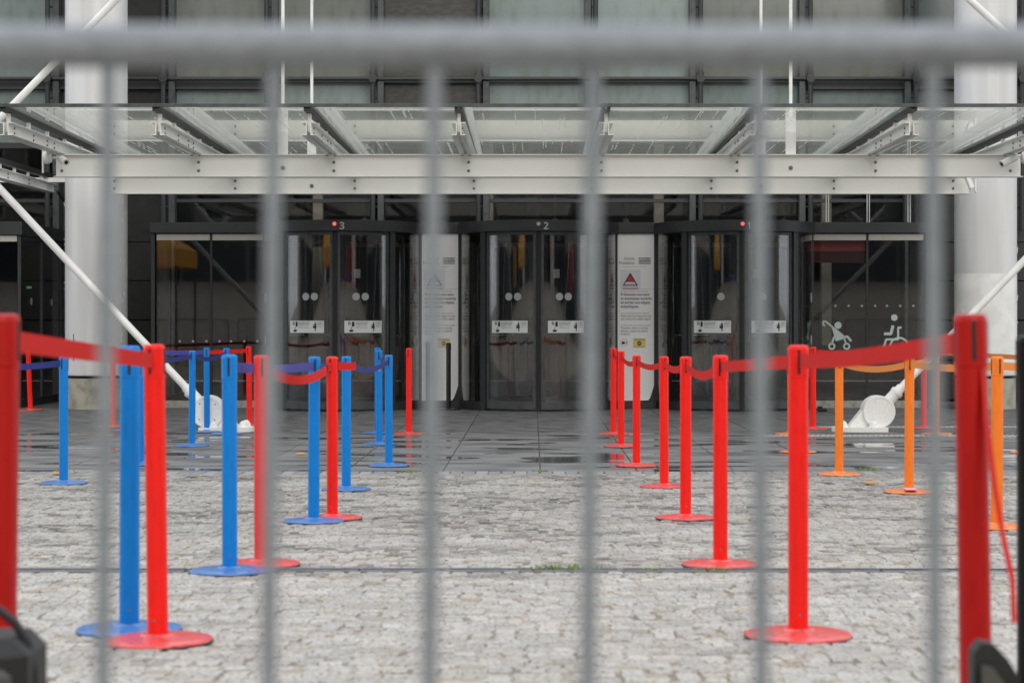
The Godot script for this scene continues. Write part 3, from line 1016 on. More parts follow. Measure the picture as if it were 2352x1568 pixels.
# ------------------------------------------------------------------ revolving doors
func door_band() -> Array:
	# information strip, drawn flat: [board, print]
	var w := 0.57
	var h := 0.178
	var bd := S()
	var nseg := 10
	for i in nseg:
		span(bd, Vector3(-w / 2 + w * i / nseg, -h / 2, 0.0), Vector3(-w / 2 + w * (i + 1) / nseg, h / 2, 0.002))
	var pr := S()
	pr.set_smooth_group(-1)
	var q := func(zx: float, zy: float) -> Vector2: return Vector2(-w / 2 + 0.012 + (zx - 82.0) * 0.001122, h / 2 - (zy - 1303.0) * 0.001126)
	var u := 0.001122
	var z0 := 0.0022
	var z1 := 0.0034
	ring2(pr, q.call(135, 1332), 8 * u, 17 * u, 0, TAU, z0, z1, Transform3D.IDENTITY, 12)
	stroke(pr, [q.call(142, 1342), q.call(160, 1362)], 7 * u, z0, z1)
	stroke(pr, [q.call(128, 1346), q.call(126, 1368)], 6 * u, z0, z1)
	stroke(pr, [q.call(172, 1318), q.call(198, 1318), q.call(198, 1376), q.call(172, 1376), q.call(172, 1318)], 6 * u, z0, z1)
	prism(pr, PackedVector2Array([q.call(172, 1316), q.call(198, 1316), q.call(198, 1325), q.call(172, 1325)]), z0, z1 + 0.0003)
	prism(pr, PackedVector2Array([q.call(172, 1368), q.call(198, 1368), q.call(198, 1378), q.call(172, 1378)]), z0, z1 + 0.0003)
	stroke(pr, [q.call(162, 1380), q.call(162, 1408)], 3.5 * u, z0, z1)
	stroke(pr, [q.call(148, 1396), q.call(162, 1410), q.call(176, 1396)], 3.5 * u, z0, z1 + 0.0002)
	stroke(pr, [q.call(135, 1428), q.call(150, 1420), q.call(190, 1424), q.call(185, 1434), q.call(135, 1430), q.call(140, 1446), q.call(178, 1446), q.call(188, 1428)], 4 * u, z0, z1)
	# woman with a bag
	prism(pr, disc2(8 * u, 14, q.call(461, 1326)), z0, z1)
	prism(pr, PackedVector2Array([q.call(450, 1338), q.call(472, 1338), q.call(474, 1372), q.call(478, 1400), q.call(452, 1400), q.call(450, 1370)]), z0, z1)
	stroke(pr, [q.call(452, 1342), q.call(434, 1364), q.call(424, 1370)], 6 * u, z0, z1 + 0.0002)
	prism(pr, PackedVector2Array([q.call(428, 1380), q.call(448, 1366), q.call(452, 1398), q.call(432, 1406)]), z0, z1 + 0.0004)
	for x in [457, 468]: stroke(pr, [q.call(x, 1400), q.call(x, 1437)], 7 * u, z0, z1 + 0.0001)
	var ln := S()
	var pt := S()
	var tx := func(st: SurfaceTool, s: String, zx: float, zy: float, cap: float, wd: float, bold: bool) -> void:
		var p: Vector2 = q.call(zx, zy)
		letter(st, s, Vector3(p.x, p.y, 0.003), cap * u, wd * u, bold)
	tx.call(pt, "Merci de déposer vos objets", 218, 1330, 11, 166, true)
	tx.call(pt, "métalliques dans les bacs", 218, 1350, 11, 150, true)
	tx.call(pt, "Merci de présenter", 488, 1330, 11, 76, true)
	tx.call(pt, "vos sacs ouverts", 488, 1350, 11, 68, true)
	tx.call(ln, "Please place your metallic objects", 218, 1368, 8, 160, false)
	tx.call(ln, "in the trays", 218, 1383, 8, 60, false)
	tx.call(ln, "Deposite sus objetos metálicos", 218, 1398, 8, 150, false)
	tx.call(ln, "Please open your bags", 488, 1368, 8, 74, false)
	tx.call(ln, "Muestre sus bolsos", 488, 1383, 8, 70, false)
	return [mesh_of(bd), weld(pr, pt), ln.commit()]

func build_doors() -> void:
	var band := door_band()
	var cxs := [-2.888, 0.076, 3.04]
	var names := ["3", "2", "1"]
	var labels := ["revolving door numbered 3 with a red lamp, leftmost of the three drums", "revolving door numbered 2, the middle drum between the two white posters", "revolving door numbered 1 with a red lamp, next to the wheelchair sign"]
	for n in 3:
		var t := thing("revolving_door", labels[n], "revolving door", Vector3(cxs[n], 0, ZR), "dark glass revolving doors of the entrance")
		var c := Vector3.ZERO
		var b := S()
		arc_wall(b, c, RR - 0.25, RR + 0.045, -PI / 2, PI / 2, 2.625, 2.785, 36)
		put(t, "fascia", b, M["steel_dark"])
		b = S()
		for k in 36:
			var a0 := TAU * k / 36.0
			var a1 := TAU * (k + 1) / 36.0
			face(b, [Vector3(0, 2.64, 0), Vector3(sin(a0), 0, cos(a0)) * 1.0 + Vector3(0, 2.64, 0), Vector3(sin(a1), 0, cos(a1)) * 1.0 + Vector3(0, 2.64, 0)], Vector3(0, 5, 0))
			face(b, [Vector3(0, 2.77, 0), Vector3(sin(a0), 0, cos(a0)) * 1.0 + Vector3(0, 2.77, 0), Vector3(sin(a1), 0, cos(a1)) * 1.0 + Vector3(0, 2.77, 0)], Vector3(0, 0, 0))
		put(t, "ceiling", b, M["steel_dark"])
		var th := deg_to_rad(43.5)
		for s: float in [-1.0, 1.0]:
			# curved side glass
			b = S()
			arc_wall(b, c, RR - 0.012, RR, s * (th + 0.05), s * (PI / 2 - 0.03), 0.13, 2.62, 14)
			put(t, "curved_pane", b, M["door_glass"])
			b = S()
			arc_wall(b, c, RR - 0.012, RR, s * (PI - th), s * (PI / 2 + 0.03), 0.13, 2.62, 14)
			put(t, "curved_pane", b, M["door_glass"])
			b = S()
			arc_wall(b, c, RR - 0.05, RR + 0.012, s * (th + 0.04), s * (PI / 2), 0.0, 0.13, 14)
			put(t, "plinth", b, M["steel_dark"])
			# upright at the mouth
			b = S()
			arc_wall(b, c, RR - 0.10, RR + 0.015, s * (th - 0.03), s * (th + 0.05), 0.0, 2.622, 3)
			put(t, "upright", b, M["steel_dark"])
			b = S()
			span(b, Vector3(s * 1.17 - 0.03, 0, -0.05), Vector3(s * 1.17 + 0.03, 2.622, 0.012), 0.004)
			put(t, "upright", b, M["steel_dark"])
			# night leaf
			var l0 := s * 0.032
			var l1 := s * (th - 0.035)
			var rl := RR - 0.03
			b = S()
			arc_wall(b, c, rl - 0.03, rl + 0.012, l0, s * 0.066, 0.03, 2.615, 2)
			arc_wall(b, c, rl - 0.03, rl + 0.012, l1 - s * 0.03, l1, 0.03, 2.615, 2)
			arc_wall(b, c, rl - 0.03, rl + 0.010, s * 0.066, l1 - s * 0.03, 0.03, 0.145, 8)
			arc_wall(b, c, rl - 0.03, rl + 0.010, s * 0.066, l1 - s * 0.03, 2.57, 2.615, 8)
			var leaf := put(t, "leaf_frame", b, M["steel_blue_grey"])
			b = S()
			arc_wall(b, c, rl - 0.008, rl, s * 0.066, l1 - s * 0.03, 0.145, 2.57, 12)
			arc_wall(b, c, rl - 0.026, rl - 0.02, s * 0.066, l1 - s * 0.03, 0.145, 2.57, 12)
			put(leaf, "pane", b, M["door_glass"])
			var tm := (s * 0.066 + l1 - s * 0.03) * 0.5
			var bb := put(leaf, "information_strip", bend(band[0], c + Vector3(0, 1.23, 0), rl + 0.001, tm - 0.01), M["sticker"])
			put(leaf, "lettering", bend(band[1], c + Vector3(0, 1.23, 0), rl + 0.001, tm - 0.01), M["print_black"])
			put(leaf, "small_print", bend(band[2], c + Vector3(0, 1.23, 0), rl + 0.001, tm - 0.01), M["print_grey"])
			for off in ([0.05, 0.17] if n < 2 else [0.05]):
				b = S()
				prism(b, disc2(0.056, 24), 0.001, 0.003)
				var dm := bend(mesh_of(b), c + Vector3(0, 1.67, 0), rl + 0.001, s * (0.22 + off))
				put(leaf, "marker_dot", dm, M["sticker_round"])
			# dots on the curved side glass
			for y in [1.665, 1.03]:
				b = S()
				prism(b, disc2(0.075, 24), 0.001, 0.003)
				put(t, "marker_dot", bend(mesh_of(b), c + Vector3(0, y, 0), RR, s * 1.28), M["sticker_round"])
		b = S()
		arc_wall(b, c, RR - 0.09, RR + 0.004, -0.03, 0.03, 0.0, 2.62, 2)
		put(t, "centre_seal", b, M["rubber"])
		# wings
		for k in 4:
			var a := PI / 4 + k * PI / 2 + 0.35
			var xf := Transform3D(Basis(Vector3.UP, a), Vector3.ZERO)
			b = S()
			box(b, Vector3(0, 1.33, 1.04), Vector3(0.04, 2.5, 0.05), 0.0, xf)
			box(b, Vector3(0, 0.12, 0.53), Vector3(0.04, 0.1, 0.97), 0.0, xf)
			box(b, Vector3(0, 2.55, 0.53), Vector3(0.04, 0.07, 0.97), 0.0, xf)
			var wing := put(t, "wing", b, M["steel_dark"])
			b = S()
			box(b, Vector3(0, 1.34, 0.53), Vector3(0.01, 2.33, 0.96), 0.0, xf)
			put(wing, "pane", b, M["door_glass"])
			b = S()
			tube(b, [xf * Vector3(0.05, 1.10, 0.15), xf * Vector3(0.05, 1.10, 0.98)], 0.014, 8)
			put(wing, "push_bar", b, M["bright_steel"])
		b = S()
		tube(b, [Vector3(0, 0, 0), Vector3(0, 2.63, 0)], 0.05, 12)
		put(t, "spindle", b, M["steel_dark"])
		b = S()
		span(b, Vector3(-1.05, 2.48, -1.22), Vector3(1.05, 2.55, -1.17))
		span(b, Vector3(-1.05, 0, -1.22), Vector3(-0.99, 2.48, -1.17))
		span(b, Vector3(0.99, 0, -1.22), Vector3(1.05, 2.48, -1.17))
		put(t, "inner_frame", b, M["inner_beige"])
		# number and lamp on the fascia
		b = S()
		letter(b, names[n], Vector3(0.075, 2.645, 0.004), 0.105, 0.068 if names[n] != "1" else 0.034, true)
		put(t, "numeral", bend(b.commit(), c, RR + 0.046, 0.0), M["numeral"])
		b = S()
		prism(b, disc2(0.028, 20), 0.0, 0.008)
		put(t, "indicator_light", bend(mesh_of(b), c + Vector3(0, 2.725, 0), RR + 0.045, 0.0), M["led_off"] if n == 1 else M["led_red"])
		# notices stuck inside
		b = S()
		box(b, Vector3(0.27, 2.02, 0.5), Vector3(0.09, 0.13, 0.003))
		put(t, "heart_notice", b, M["sticker"])
		if n != 1:
			b = S()
			box(b, Vector3(-0.05 if n == 2 else 0.12, 1.99, 0.35), Vector3(0.13, 0.045, 0.003))
			put(t, "violet_notice", b, M["belt_violet"])

# ------------------------------------------------------------------ posters between the doors
func build_posters() -> void:
	var n := 0
	for x0 in [-1.690, 1.273]:
		var t := thing("information_poster", ["tall white security poster between revolving doors 3 and 2, black post in front", "tall white security poster between revolving doors 2 and 1, red posts in front"][n], "poster", Vector3(x0, 0, ZV), "tall white posters between the revolving doors")
		var w := 0.553
		var fr := S()
		span(fr, Vector3(-0.032, 0.0, -0.06), Vector3(-0.004, 2.64, 0.02), 0.003)
		span(fr, Vector3(w + 0.004, 0.0, -0.06), Vector3(w + 0.032, 2.64, 0.02), 0.003)
		span(fr, Vector3(-0.004, 0.0, -0.05), Vector3(w + 0.004, 0.105, 0.015), 0.003)
		span(fr, Vector3(-0.004, 0.105, -0.05), Vector3(w + 0.004, 2.64, -0.02))
		span(fr, Vector3(-0.05, 2.642, -0.06), Vector3(w + 0.05, 2.802, 0.05), 0.004)
		put(t, "frame", fr, M["steel_dark"])
		var b := S()
		prism(b, PackedVector2Array([Vector2(0, 0.11), Vector2(w - 0.13, 0.115), Vector2(w - 0.09, 0.125), Vector2(w - 0.04, 0.21), Vector2(w, 0.34), Vector2(w, 2.634), Vector2(0, 2.634)]), -0.004, 0.0)
		put(t, "sheet", b, M["poster_paper"])
		b = S()   # lifted corner
		face(b, [Vector3(w - 0.30, 0.112, 0.002), Vector3(w - 0.10, 0.122, 0.03), Vector3(w - 0.09, 0.12, 0.06), Vector3(w - 0.06, 0.16, 0.055)], Vector3(w, 0.1, -1))
		face(b, [Vector3(w - 0.06, 0.16, 0.055), Vector3(w - 0.10, 0.122, 0.03), Vector3(w - 0.002, 0.34, 0.002)], Vector3(w, 0.1, -1))
		put(t, "curled_corner", b, M["paper_white"])
		var q := func(zx: float, zy: float) -> Vector2: return Vector2((zx - 218.0) * 0.001140, 2.536 - 0.001158 * zy)
		var u := 0.001145
		var blk := S()
		var gry := S()
		var tx := func(st: SurfaceTool, s: String, zx: float, zy: float, cap: float, wd: float, bold: bool, ra: bool) -> void:
			var p: Vector2 = q.call(zx, zy)
			letter(st, s, Vector3(p.x, p.y, 0.0012), cap * u, wd * u, bold, ra)
		tx.call(blk, "Centre", 443, 258, 37, 135, false, true)
		tx.call(blk, "Pompidou", 443, 312, 37, 204, false, true)
		var bold_lines := ["Présentez vos sacs", "et manteaux ouverts", "et sortez vos objets", "métalliques"]
		var bw := [378.0, 408.0, 386.0, 232.0]
		for i in 4: tx.call(blk, bold_lines[i], 262, 725 + 52.3 * i, 35, bw[i], true, false)
		tx.call(gry, "Vous approchez des contrôles de sécurité", 262, 674, 17, 356, false, false)
		tx.call(gry, "You are approaching the security checkpoints", 262, 961, 17, 378, false, false)
		tx.call(blk, "Please open your bags and coats,", 262, 1001, 27, 406, false, false)
		tx.call(blk, "and remove any metallic objects", 262, 1040, 27, 394, false, false)
		tx.call(gry, "Se está acercando a los controles de seguridad", 262, 1119, 17, 393, false, false)
		tx.call(blk, "Presente su bolso y su abrigo", 262, 1158, 27, 360, false, false)
		tx.call(blk, "abiertos, y saque sus objetos", 262, 1197, 27, 355, false, false)
		tx.call(blk, "metálicos", 262, 1236, 27, 116, false, false)
		put(t, "lettering", blk.commit(), M["print_black"])
		put(t, "small_print", gry.commit(), M["print_grey"])
		# line emblem
		b = S()
		var e := func(zx: float, zy: float) -> Vector2: return q.call(498.0 + (zx - 350.0) * 0.2455, 232.0 + (zy - 285.0) * 0.2455)
		for seg in [[[350, 285], [1010, 285]], [[350, 580], [1010, 580]], [[350, 358], [815, 358], [868, 292]], [[350, 433], [640, 433], [693, 365]], [[350, 506], [460, 506], [513, 440]], [[1010, 358], [900, 358], [850, 426]], [[1010, 433], [720, 433], [672, 499]], [[1010, 506], [545, 506], [495, 573]]]:
			var line := []
			for pt in seg: line.append(e.call(float(pt[0]), float(pt[1])))
			stroke(b, line, 8.2 * u, 0.0006, 0.0018)
		put(t, "emblem", b, M["print_black"])
		b = S()
		stroke(b, [q.call(282, 345), q.call(420, 344), q.call(540, 345), q.call(603, 339)], 2.5 * u, 0.0006, 0.0014)
		stroke(b, [q.call(300, 637), q.call(701, 636)], 2 * u, 0.0013, 0.002)
		put(t, "crease", b, M["print_grey"])
		# warning triangle on a stuck-on sheet
		b = S()
		prism(b, PackedVector2Array([q.call(252, 640), q.call(525, 637), q.call(528, 385), q.call(254, 383)]), 0.0003, 0.001)
		put(t, "stuck_on_sheet", b, M["poster_patch"])
		b = S()
		prism(b, PackedVector2Array([q.call(287, 592), q.call(491, 592), q.call(388, 422)]), 0.0012, 0.002)
		put(t, "triangle_border", b, M["print_black"])
		b = S()
		prism(b, PackedVector2Array([q.call(331, 544), q.call(444, 544), q.call(388, 450)]), 0.0021, 0.003)
		put(t, "triangle_fill", b, M["print_red"])
		b = S()
		prism(b, PackedVector2Array([q.call(311, 579), q.call(466, 579), q.call(445, 546), q.call(330, 546)]), 0.0021, 0.003)
		put(t, "triangle_panel", b, M["paper_white"])
		b = S()
		tx.call(b, "VIGIPIRATE", 331, 569, 12, 116, true, false)
		var lg := put(t, "triangle_word", b.commit(), M["print_black"])
		lg.position.z = 0.0025
		b = S()
		tx.call(b, "URGENCE ATTENTAT", 283, 621, 18, 209, false, false)
		var bar := S()
		prism(bar, PackedVector2Array([q.call(285, 639), q.call(493, 639), q.call(493, 628), q.call(285, 628)]), 0.0012, 0.0018)
		put(t, "red_caption", weld(bar, b), M["print_crimson"])
		# luggage roundel and yellow camera notice
		b = S()
		ring2(b, q.call(310, 1338), 45 * u, 48 * u, 0, TAU, 0.0006, 0.0014, Transform3D.IDENTITY, 32)
		prism(b, PackedVector2Array([q.call(276, 1354), q.call(316, 1354), q.call(316, 1324), q.call(276, 1324)]), 0.0006, 0.0014)
		prism(b, PackedVector2Array([q.call(327, 1354), q.call(339, 1354), q.call(339, 1324), q.call(327, 1324)]), 0.0006, 0.0014)
		stroke(b, [q.call(288, 1324), q.call(288, 1317), q.call(304, 1317), q.call(304, 1324)], 3 * u, 0.0006, 0.0014)
		put(t, "luggage_symbol", b, M["print_black"])
		b = S()
		prism(b, PackedVector2Array([q.call(425, 1403), q.call(593, 1403), q.call(593, 1280), q.call(425, 1280)]), 0.0004, 0.0012)
		var yl := put(t, "camera_notice", b, M["yellow_label"])
		b = S()
		prism(b, disc2(28 * u, 24, q.call(508, 1345)), 0.0014, 0.002)
		for i in 3: stroke(b, [q.call(440, 1290 + i * 8), q.call(578, 1290 + i * 8)], 2.5 * u, 0.0014, 0.002)
		for i in 2: stroke(b, [q.call(440, 1384 + i * 8), q.call(578, 1384 + i * 8)], 2.0 * u, 0.0014, 0.002)
		put(yl, "camera_symbol", b, M["print_black"])
		b = S()
		prism(b, PackedVector2Array([q.call(492, 1342), q.call(522, 1336), q.call(524, 1348), q.call(494, 1354)]), 0.0022, 0.0026)
		put(yl, "camera_body", b, M["yellow_label"])
		n += 1

# ------------------------------------------------------------------ canopy
func channel_pair(st: SurfaceTool, x: float, y0: float, y1: float, z0: float, z1: float) -> void:
	for s: float in [-1.0, 1.0]:
		span(st, Vector3(x + s * 0.021, y0, z0), Vector3(x + s * 0.029, y1, z1), 0.001)
		span(st, Vector3(x + s * 0.0295, y1 - 0.009, z0), Vector3(x + s * 0.078, y1, z1), 0.001)
		span(st, Vector3(x + s * 0.0295, y0, z0), Vector3(x + s * 0.078, y0 + 0.009, z1), 0.001)

func bolt(parent: Node, p: Vector3, dir: Vector3, r := 0.017) -> void:
	if not protos.has("bolt"):
		var b := S()
		lathe(b, [Vector2(0.0, 0.0), Vector2(1.15, 0.0), Vector2(1.15, 0.2), Vector2(0.9, 0.25), Vector2(0.9, 0.75), Vector2(0.0, 0.8)], 10)
		protos["bolt"] = mesh_of(b)
	var o := put(parent, "bolt", protos["bolt"], M["bolt_steel"])
	var y := dir.normalized()
	var x := Vector3(y.y, y.z, y.x).cross(y).normalized()
	o.transform = Transform3D(Basis(x, y, x.cross(y)).scaled(Vector3(r, r, r)), p)

func build_canopy() -> void:
	var t := thing("entrance_canopy", "glass entrance canopy on white steel beams above the revolving doors", "canopy")
	var rx := [-5.836, -4.152, -2.487, -0.827, 0.808, 2.478, 4.185, 5.845]
	var gy := func(d: float) -> float: return 3.665 - 0.0135 * (d - 21.9)
	# long beams
	for bm in [[24.5, -5.877, 6.0, "front_beam"], [27.7, -5.83, 6.06, "rear_beam"]]:
		var d: float = bm[0]
		var b := S()
		span(b, Vector3(bm[1], 3.086, -d - 0.006), Vector3(bm[2], 3.343, -d + 0.006), 0.001)
		span(b, Vector3(bm[1] - 0.02, 3.075, -d - 0.07), Vector3(bm[2] + 0.02, 3.0855, -d + 0.07), 0.002)
		span(b, Vector3(bm[1], 3.3435, -d - 0.07), Vector3(bm[2], 3.354, -d + 0.07), 0.002)
		var o := put(t, bm[3], b, M["beam_paint"])
		for x in rx:
			for y in [3.155, 3.26]:
				bolt(o, Vector3(x + (0.03 if bm[3] == "front_beam" else 0.0), y, -d + 0.006), Vector3(0, 0, 1), 0.016)
		for x in [-3.085, 3.17]:
			bolt(o, Vector3(x, 3.19, -d + 0.006), Vector3(0, 0, 1), 0.024)
	# rafters with clamp rails
	for i in rx.size():
		var x: float = rx[i]
		var b := S()
		channel_pair(b, x, 3.3575, 3.502, -31.0, -22.0)
		var o := put(t, "rafter", b, M["beam_paint"])
		for k in 10:
			var d := 22.12 + k * 0.88
			b = S()
			span(b, Vector3(x - 0.018, 3.40, -d - 0.03), Vector3(x + 0.018, gy.call(d) - 0.055, -d + 0.03), 0.002)
			put(o, "bracket", b, M["beam_paint"])
		for d in [22.25, 23.1, 23.75, 24.1]:
			for s: float in [-1.0, 1.0]:
				for y in [3.40, 3.455]:
					bolt(o, Vector3(x + s * 0.029, y, -d), Vector3(s, 0, 0), 0.013)
		for s: float in [-1.0, 1.0]:
			bolt(o, Vector3(x + s * 0.045, 3.3425, -24.45), Vector3(0, -1, 0), 0.014)
		b = S()
		var pa := Vector3(x, gy.call(21.9) - 0.03, -21.88)
		var pb := Vector3(x, gy.call(31.2) - 0.03, -31.2)
		var dirz := pb - pa
		var L := dirz.length()
		var bz := dirz / L
		var rot := Transform3D(Basis(Vector3.LEFT, Vector3(0, -bz.z, bz.y), bz), (pa + pb) * 0.5)
		for s: float in [-1.0, 1.0]:
			box(b, Vector3(s * 0.03, 0.018, 0), Vector3(0.022, 0.075, L), 0.002, rot)
			box(b, Vector3(s * 0.033, 0.058, 0), Vector3(0.034, 0.010, L), 0.001, rot)
		box(b, Vector3(0, -0.012, 0), Vector3(0.04, 0.024, L), 0.002, rot)
		put(o, "clamp_rail", b, M["gasket"])
	# glass panes with cross joints
	for i in range(-1, rx.size()):
		var xa: float = rx[i] + 0.045 if i >= 0 else -6.7
		var xb: float = rx[i + 1] - 0.045 if i < rx.size() - 1 else 6.5
		if i == -1: xa = -5.96
		if i == rx.size() - 1: xb = 6.0
		var dd := [21.88, 24.6, 27.8, 31.2]
		for k in 3:
			var d0: float = dd[k] + (0.006 if k else 0.0)
			var d1: float = dd[k + 1]
			var y0: float = gy.call(d0)
			var y1: float = gy.call(d1)
			var b := S()
			var mid := Vector3((xa + xb) * 0.5, (y0 + y1) * 0.5, -(d0 + d1) * 0.5)
			var p := [Vector3(xa, y0, -d0), Vector3(xb, y0, -d0), Vector3(xb, y1, -d1), Vector3(xa, y1, -d1)]
			var up := Vector3(0, 0.018, 0)
			face(b, p, mid + Vector3.UP * 0.009)
			face(b, [p[0] + up, p[1] + up, p[2] + up, p[3] + up], mid - Vector3.UP)
			for e in 4: face(b, [p[e], p[(e + 1) % 4], p[(e + 1) % 4] + up, p[e] + up], mid)
			var pn := put(t, "pane", b, M["canopy_glass"])
			if i < 0 or i == rx.size() - 1: continue
			b = S()
			for q in (7 if k == 0 else 9 if k == 1 else 10):
				var sx := rng.randf_range(xa + 0.1, xb - 0.1)
				var f0 := rng.randf_range(0.0, 0.55)
				var f1 := minf(f0 + rng.randf_range(0.2, 0.6), 0.98)
				var segs := 5
				for sg in segs:
					var g0 := lerpf(f0, f1, float(sg) / segs)
					var g1 := lerpf(f0, f1, (sg + rng.randf_range(0.5, 1.0)) / segs)
					var hw := rng.randf_range(0.003, 0.008)
					var u0 := Vector3(sx, lerpf(y0, y1, g0) - 0.0015, -lerpf(d0, d1, g0))
					var u1 := Vector3(sx, lerpf(y0, y1, g1) - 0.0015, -lerpf(d0, d1, g1))
					face(b, [u0 - Vector3(hw, 0, 0), u0 + Vector3(hw, 0, 0), u1 + Vector3(hw, 0, 0), u1 - Vector3(hw, 0, 0)], u0 + Vector3.UP)
			put(pn, "dried_streak", b, M["streak"]).set_meta("kind", "stuff")
	var ed := S()
	span(ed, Vector3(-5.98, gy.call(21.88) - 0.012, -21.875), Vector3(6.05, gy.call(21.88) + 0.026, -21.855), 0.003)
	put(t, "edge_strip", ed, M["steel_blue_grey"])
	# hangers
	for d in [24.5, 27.7]:
		for x in [-3.085, 3.17]:
			var b := S()
			span(b, Vector3(x - 0.063, 3.354, -d - 0.012), Vector3(x + 0.063, 3.80, -d + 0.012), 0.003)
			tube(b, [Vector3(x, 3.78, -d), Vector3(x, 12.0, -d)], 0.021, 12)
			put(t, "hanger", b, M["white_paint"])
	# neighbouring canopy seen at the left edge
	var n := thing("side_canopy", "part of a second white canopy at the left edge beside the column", "canopy", Vector3(-7.69, 0, 0))
	var b2 := S()
	channel_pair(b2, 0.0, 3.3575, 3.502, -31.8, -26.2)
	channel_pair(b2, -1.66, 3.3575, 3.502, -31.8, -26.2)
	put(n, "rafter", b2, M["beam_paint"])
	for x in [0.0, -1.66]:
		for k in 7:
			b2 = S()
			span(b2, Vector3(x - 0.018, 3.4, -26.3 - 0.8 * k), Vector3(x + 0.018, 3.6, -26.24 - 0.8 * k))
			put(n, "bracket", b2, M["beam_paint"])
	b2 = S()
	for x in [0.0, -1.66]: span(b2, Vector3(x - 0.04, 3.58, -31.8), Vector3(x + 0.04, 3.66, -26.1), 0.003)
	put(n, "clamp_rail", b2, M["gasket"])
	b2 = S()
	span(b2, Vector3(-3.0, 3.5025, -31.45), Vector3(0.95, 3.575, -31.35), 0.003)
	put(n, "cross_beam", b2, M["white_paint"])
	for d in [26.6, 28.2, 29.0, 30.2]:
		for y in [3.40, 3.455]: bolt(n, Vector3(0.029, y, -d), Vector3(1, 0, 0), 0.014)
	b2 = S()
	tube(b2, [Vector3(0.2, 3.36, -31.3), Vector3(0.28, 3.2, -31.5), Vector3(0.5, 3.12, -31.6), Vector3(0.75, 3.22, -31.7), Vector3(0.9, 3.15, -31.8)], 0.03, 8)
	put(n, "cable", b2, M["rubber"])

# ------------------------------------------------------------------ tie rods
func build_tie_rods() -> void:
	var z := -23.6
	for s: float in [-1.0, 1.0]:
		var ax := -3.855 if s < 0 else 4.09
		var ay := 0.233
		var top := Vector3(-2.467, 2.632, 0).normalized() if s < 0 else Vector3(1.724, 1.78, 0).normalized()
		var t := thing("tie_rod", "white slanting steel rod ending in a round ground anchor, left of the entrance" if s < 0 else "white slanting steel rod ending in a round ground anchor, right of the entrance", "steel rod", Vector3(ax, 0, z), "white tie rods of the museum front")
		var c := Vector3(0, ay, 0)
		var b := S()
		tube(b, [c + top * 0.24, c + top * 13.0], 0.045, 18)
		put(t, "rod", b, M["white_paint"])
		b = S()
		tube(b, [c + top * 0.15, c + top * 0.30], 0.068, 18)
		tube(b, [c + top * 0.295, c + top * 0.34], 0.078, 18)
		tube(b, [c + top * 0.339, c + top * 0.40], 0.058, 18)
		put(t, "collar", b, M["white_paint"])
		var toz := Transform3D(Basis(Vector3.RIGHT, PI / 2), c)
		b = S()
		lathe(b, [Vector2(0, -0.17), Vector2(0.175, -0.17), Vector2(0.192, -0.15), Vector2(0.192, 0.085), Vector2(0.186, 0.1), Vector2(0.162, 0.1), Vector2(0.158, 0.094), Vector2(0, 0.094)], 48, toz)
		put(t, "drum", b, M["cast_paint"])
		for k in 4:
			var a := 0.75 + k * PI / 2
			if s < 0: bolt(t, c + Vector3(cos(a) * 0.13, sin(a) * 0.13, 0.094), Vector3(0, 0, 1), 0.007)
		# foot plate leans towards the middle of the bay
		var m := -s
		b = S()
		var pl := PackedVector2Array()
		for k in 25:
			var a := -PI / 2 + PI * k / 24.0
			pl.append(Vector2(m * (0.33 + 0.22 * cos(a)), 0.24 * sin(a)))
		pl.append(Vector2(m * -0.08, 0.24))
		pl.append(Vector2(m * -0.08, -0.24))
		prism(b, pl, 0.0, 0.052, Transform3D(Basis(Vector3.RIGHT, -PI / 2), Vector3.ZERO))
		put(t, "foot_plate", b, M["cast_paint"])
		b = S()
		for zz in [-0.13, 0.0]:
			prism(b, PackedVector2Array([Vector2(m * 0.36, 0.05), Vector2(m * 0.18, 0.27), Vector2(m * 0.02, 0.20), Vector2(m * -0.06, 0.05)]), zz, zz + 0.05)
		put(t, "gusset", b, M["cast_paint"])
		for p in [Vector3(m * 0.43, 0.052, 0.10), Vector3(m * 0.08, 0.052, 0.17), Vector3(m * 0.43, 0.052, -0.12)]:
			b = S()
			lathe(b, [Vector2(0.062, 0.0), Vector2(0.045, 0.05), Vector2(0.022, 0.075), Vector2(0.0, 0.078)], 14, Transform3D(Basis(), p))
			put(t, "anchor_nut", b, M["cast_paint"])
	# upper crossing rods
	for s: float in [-1.0, 1.0]:
		var p0 := Vector3(-6.167, 3.871, z) if s < 0 else Vector3(5.18, 5.11, z)
		var dir := Vector3(1.212, 1.239, 0).normalized() if s < 0 else Vector3(-0.36, 0.33, 0).normalized()
		var b := S()
		tube(b, [-dir * 4.5, dir * 9.0], 0.043, 16)
		var o := put(self, "brace_rod", b, M["white_paint"], p0)
		tag(o, "white diagonal rod crossing in front of the left column above the canopy" if s < 0 else "white diagonal rod crossing in front of the right column at the top of the picture", "steel rod", "upper white bracing rods")

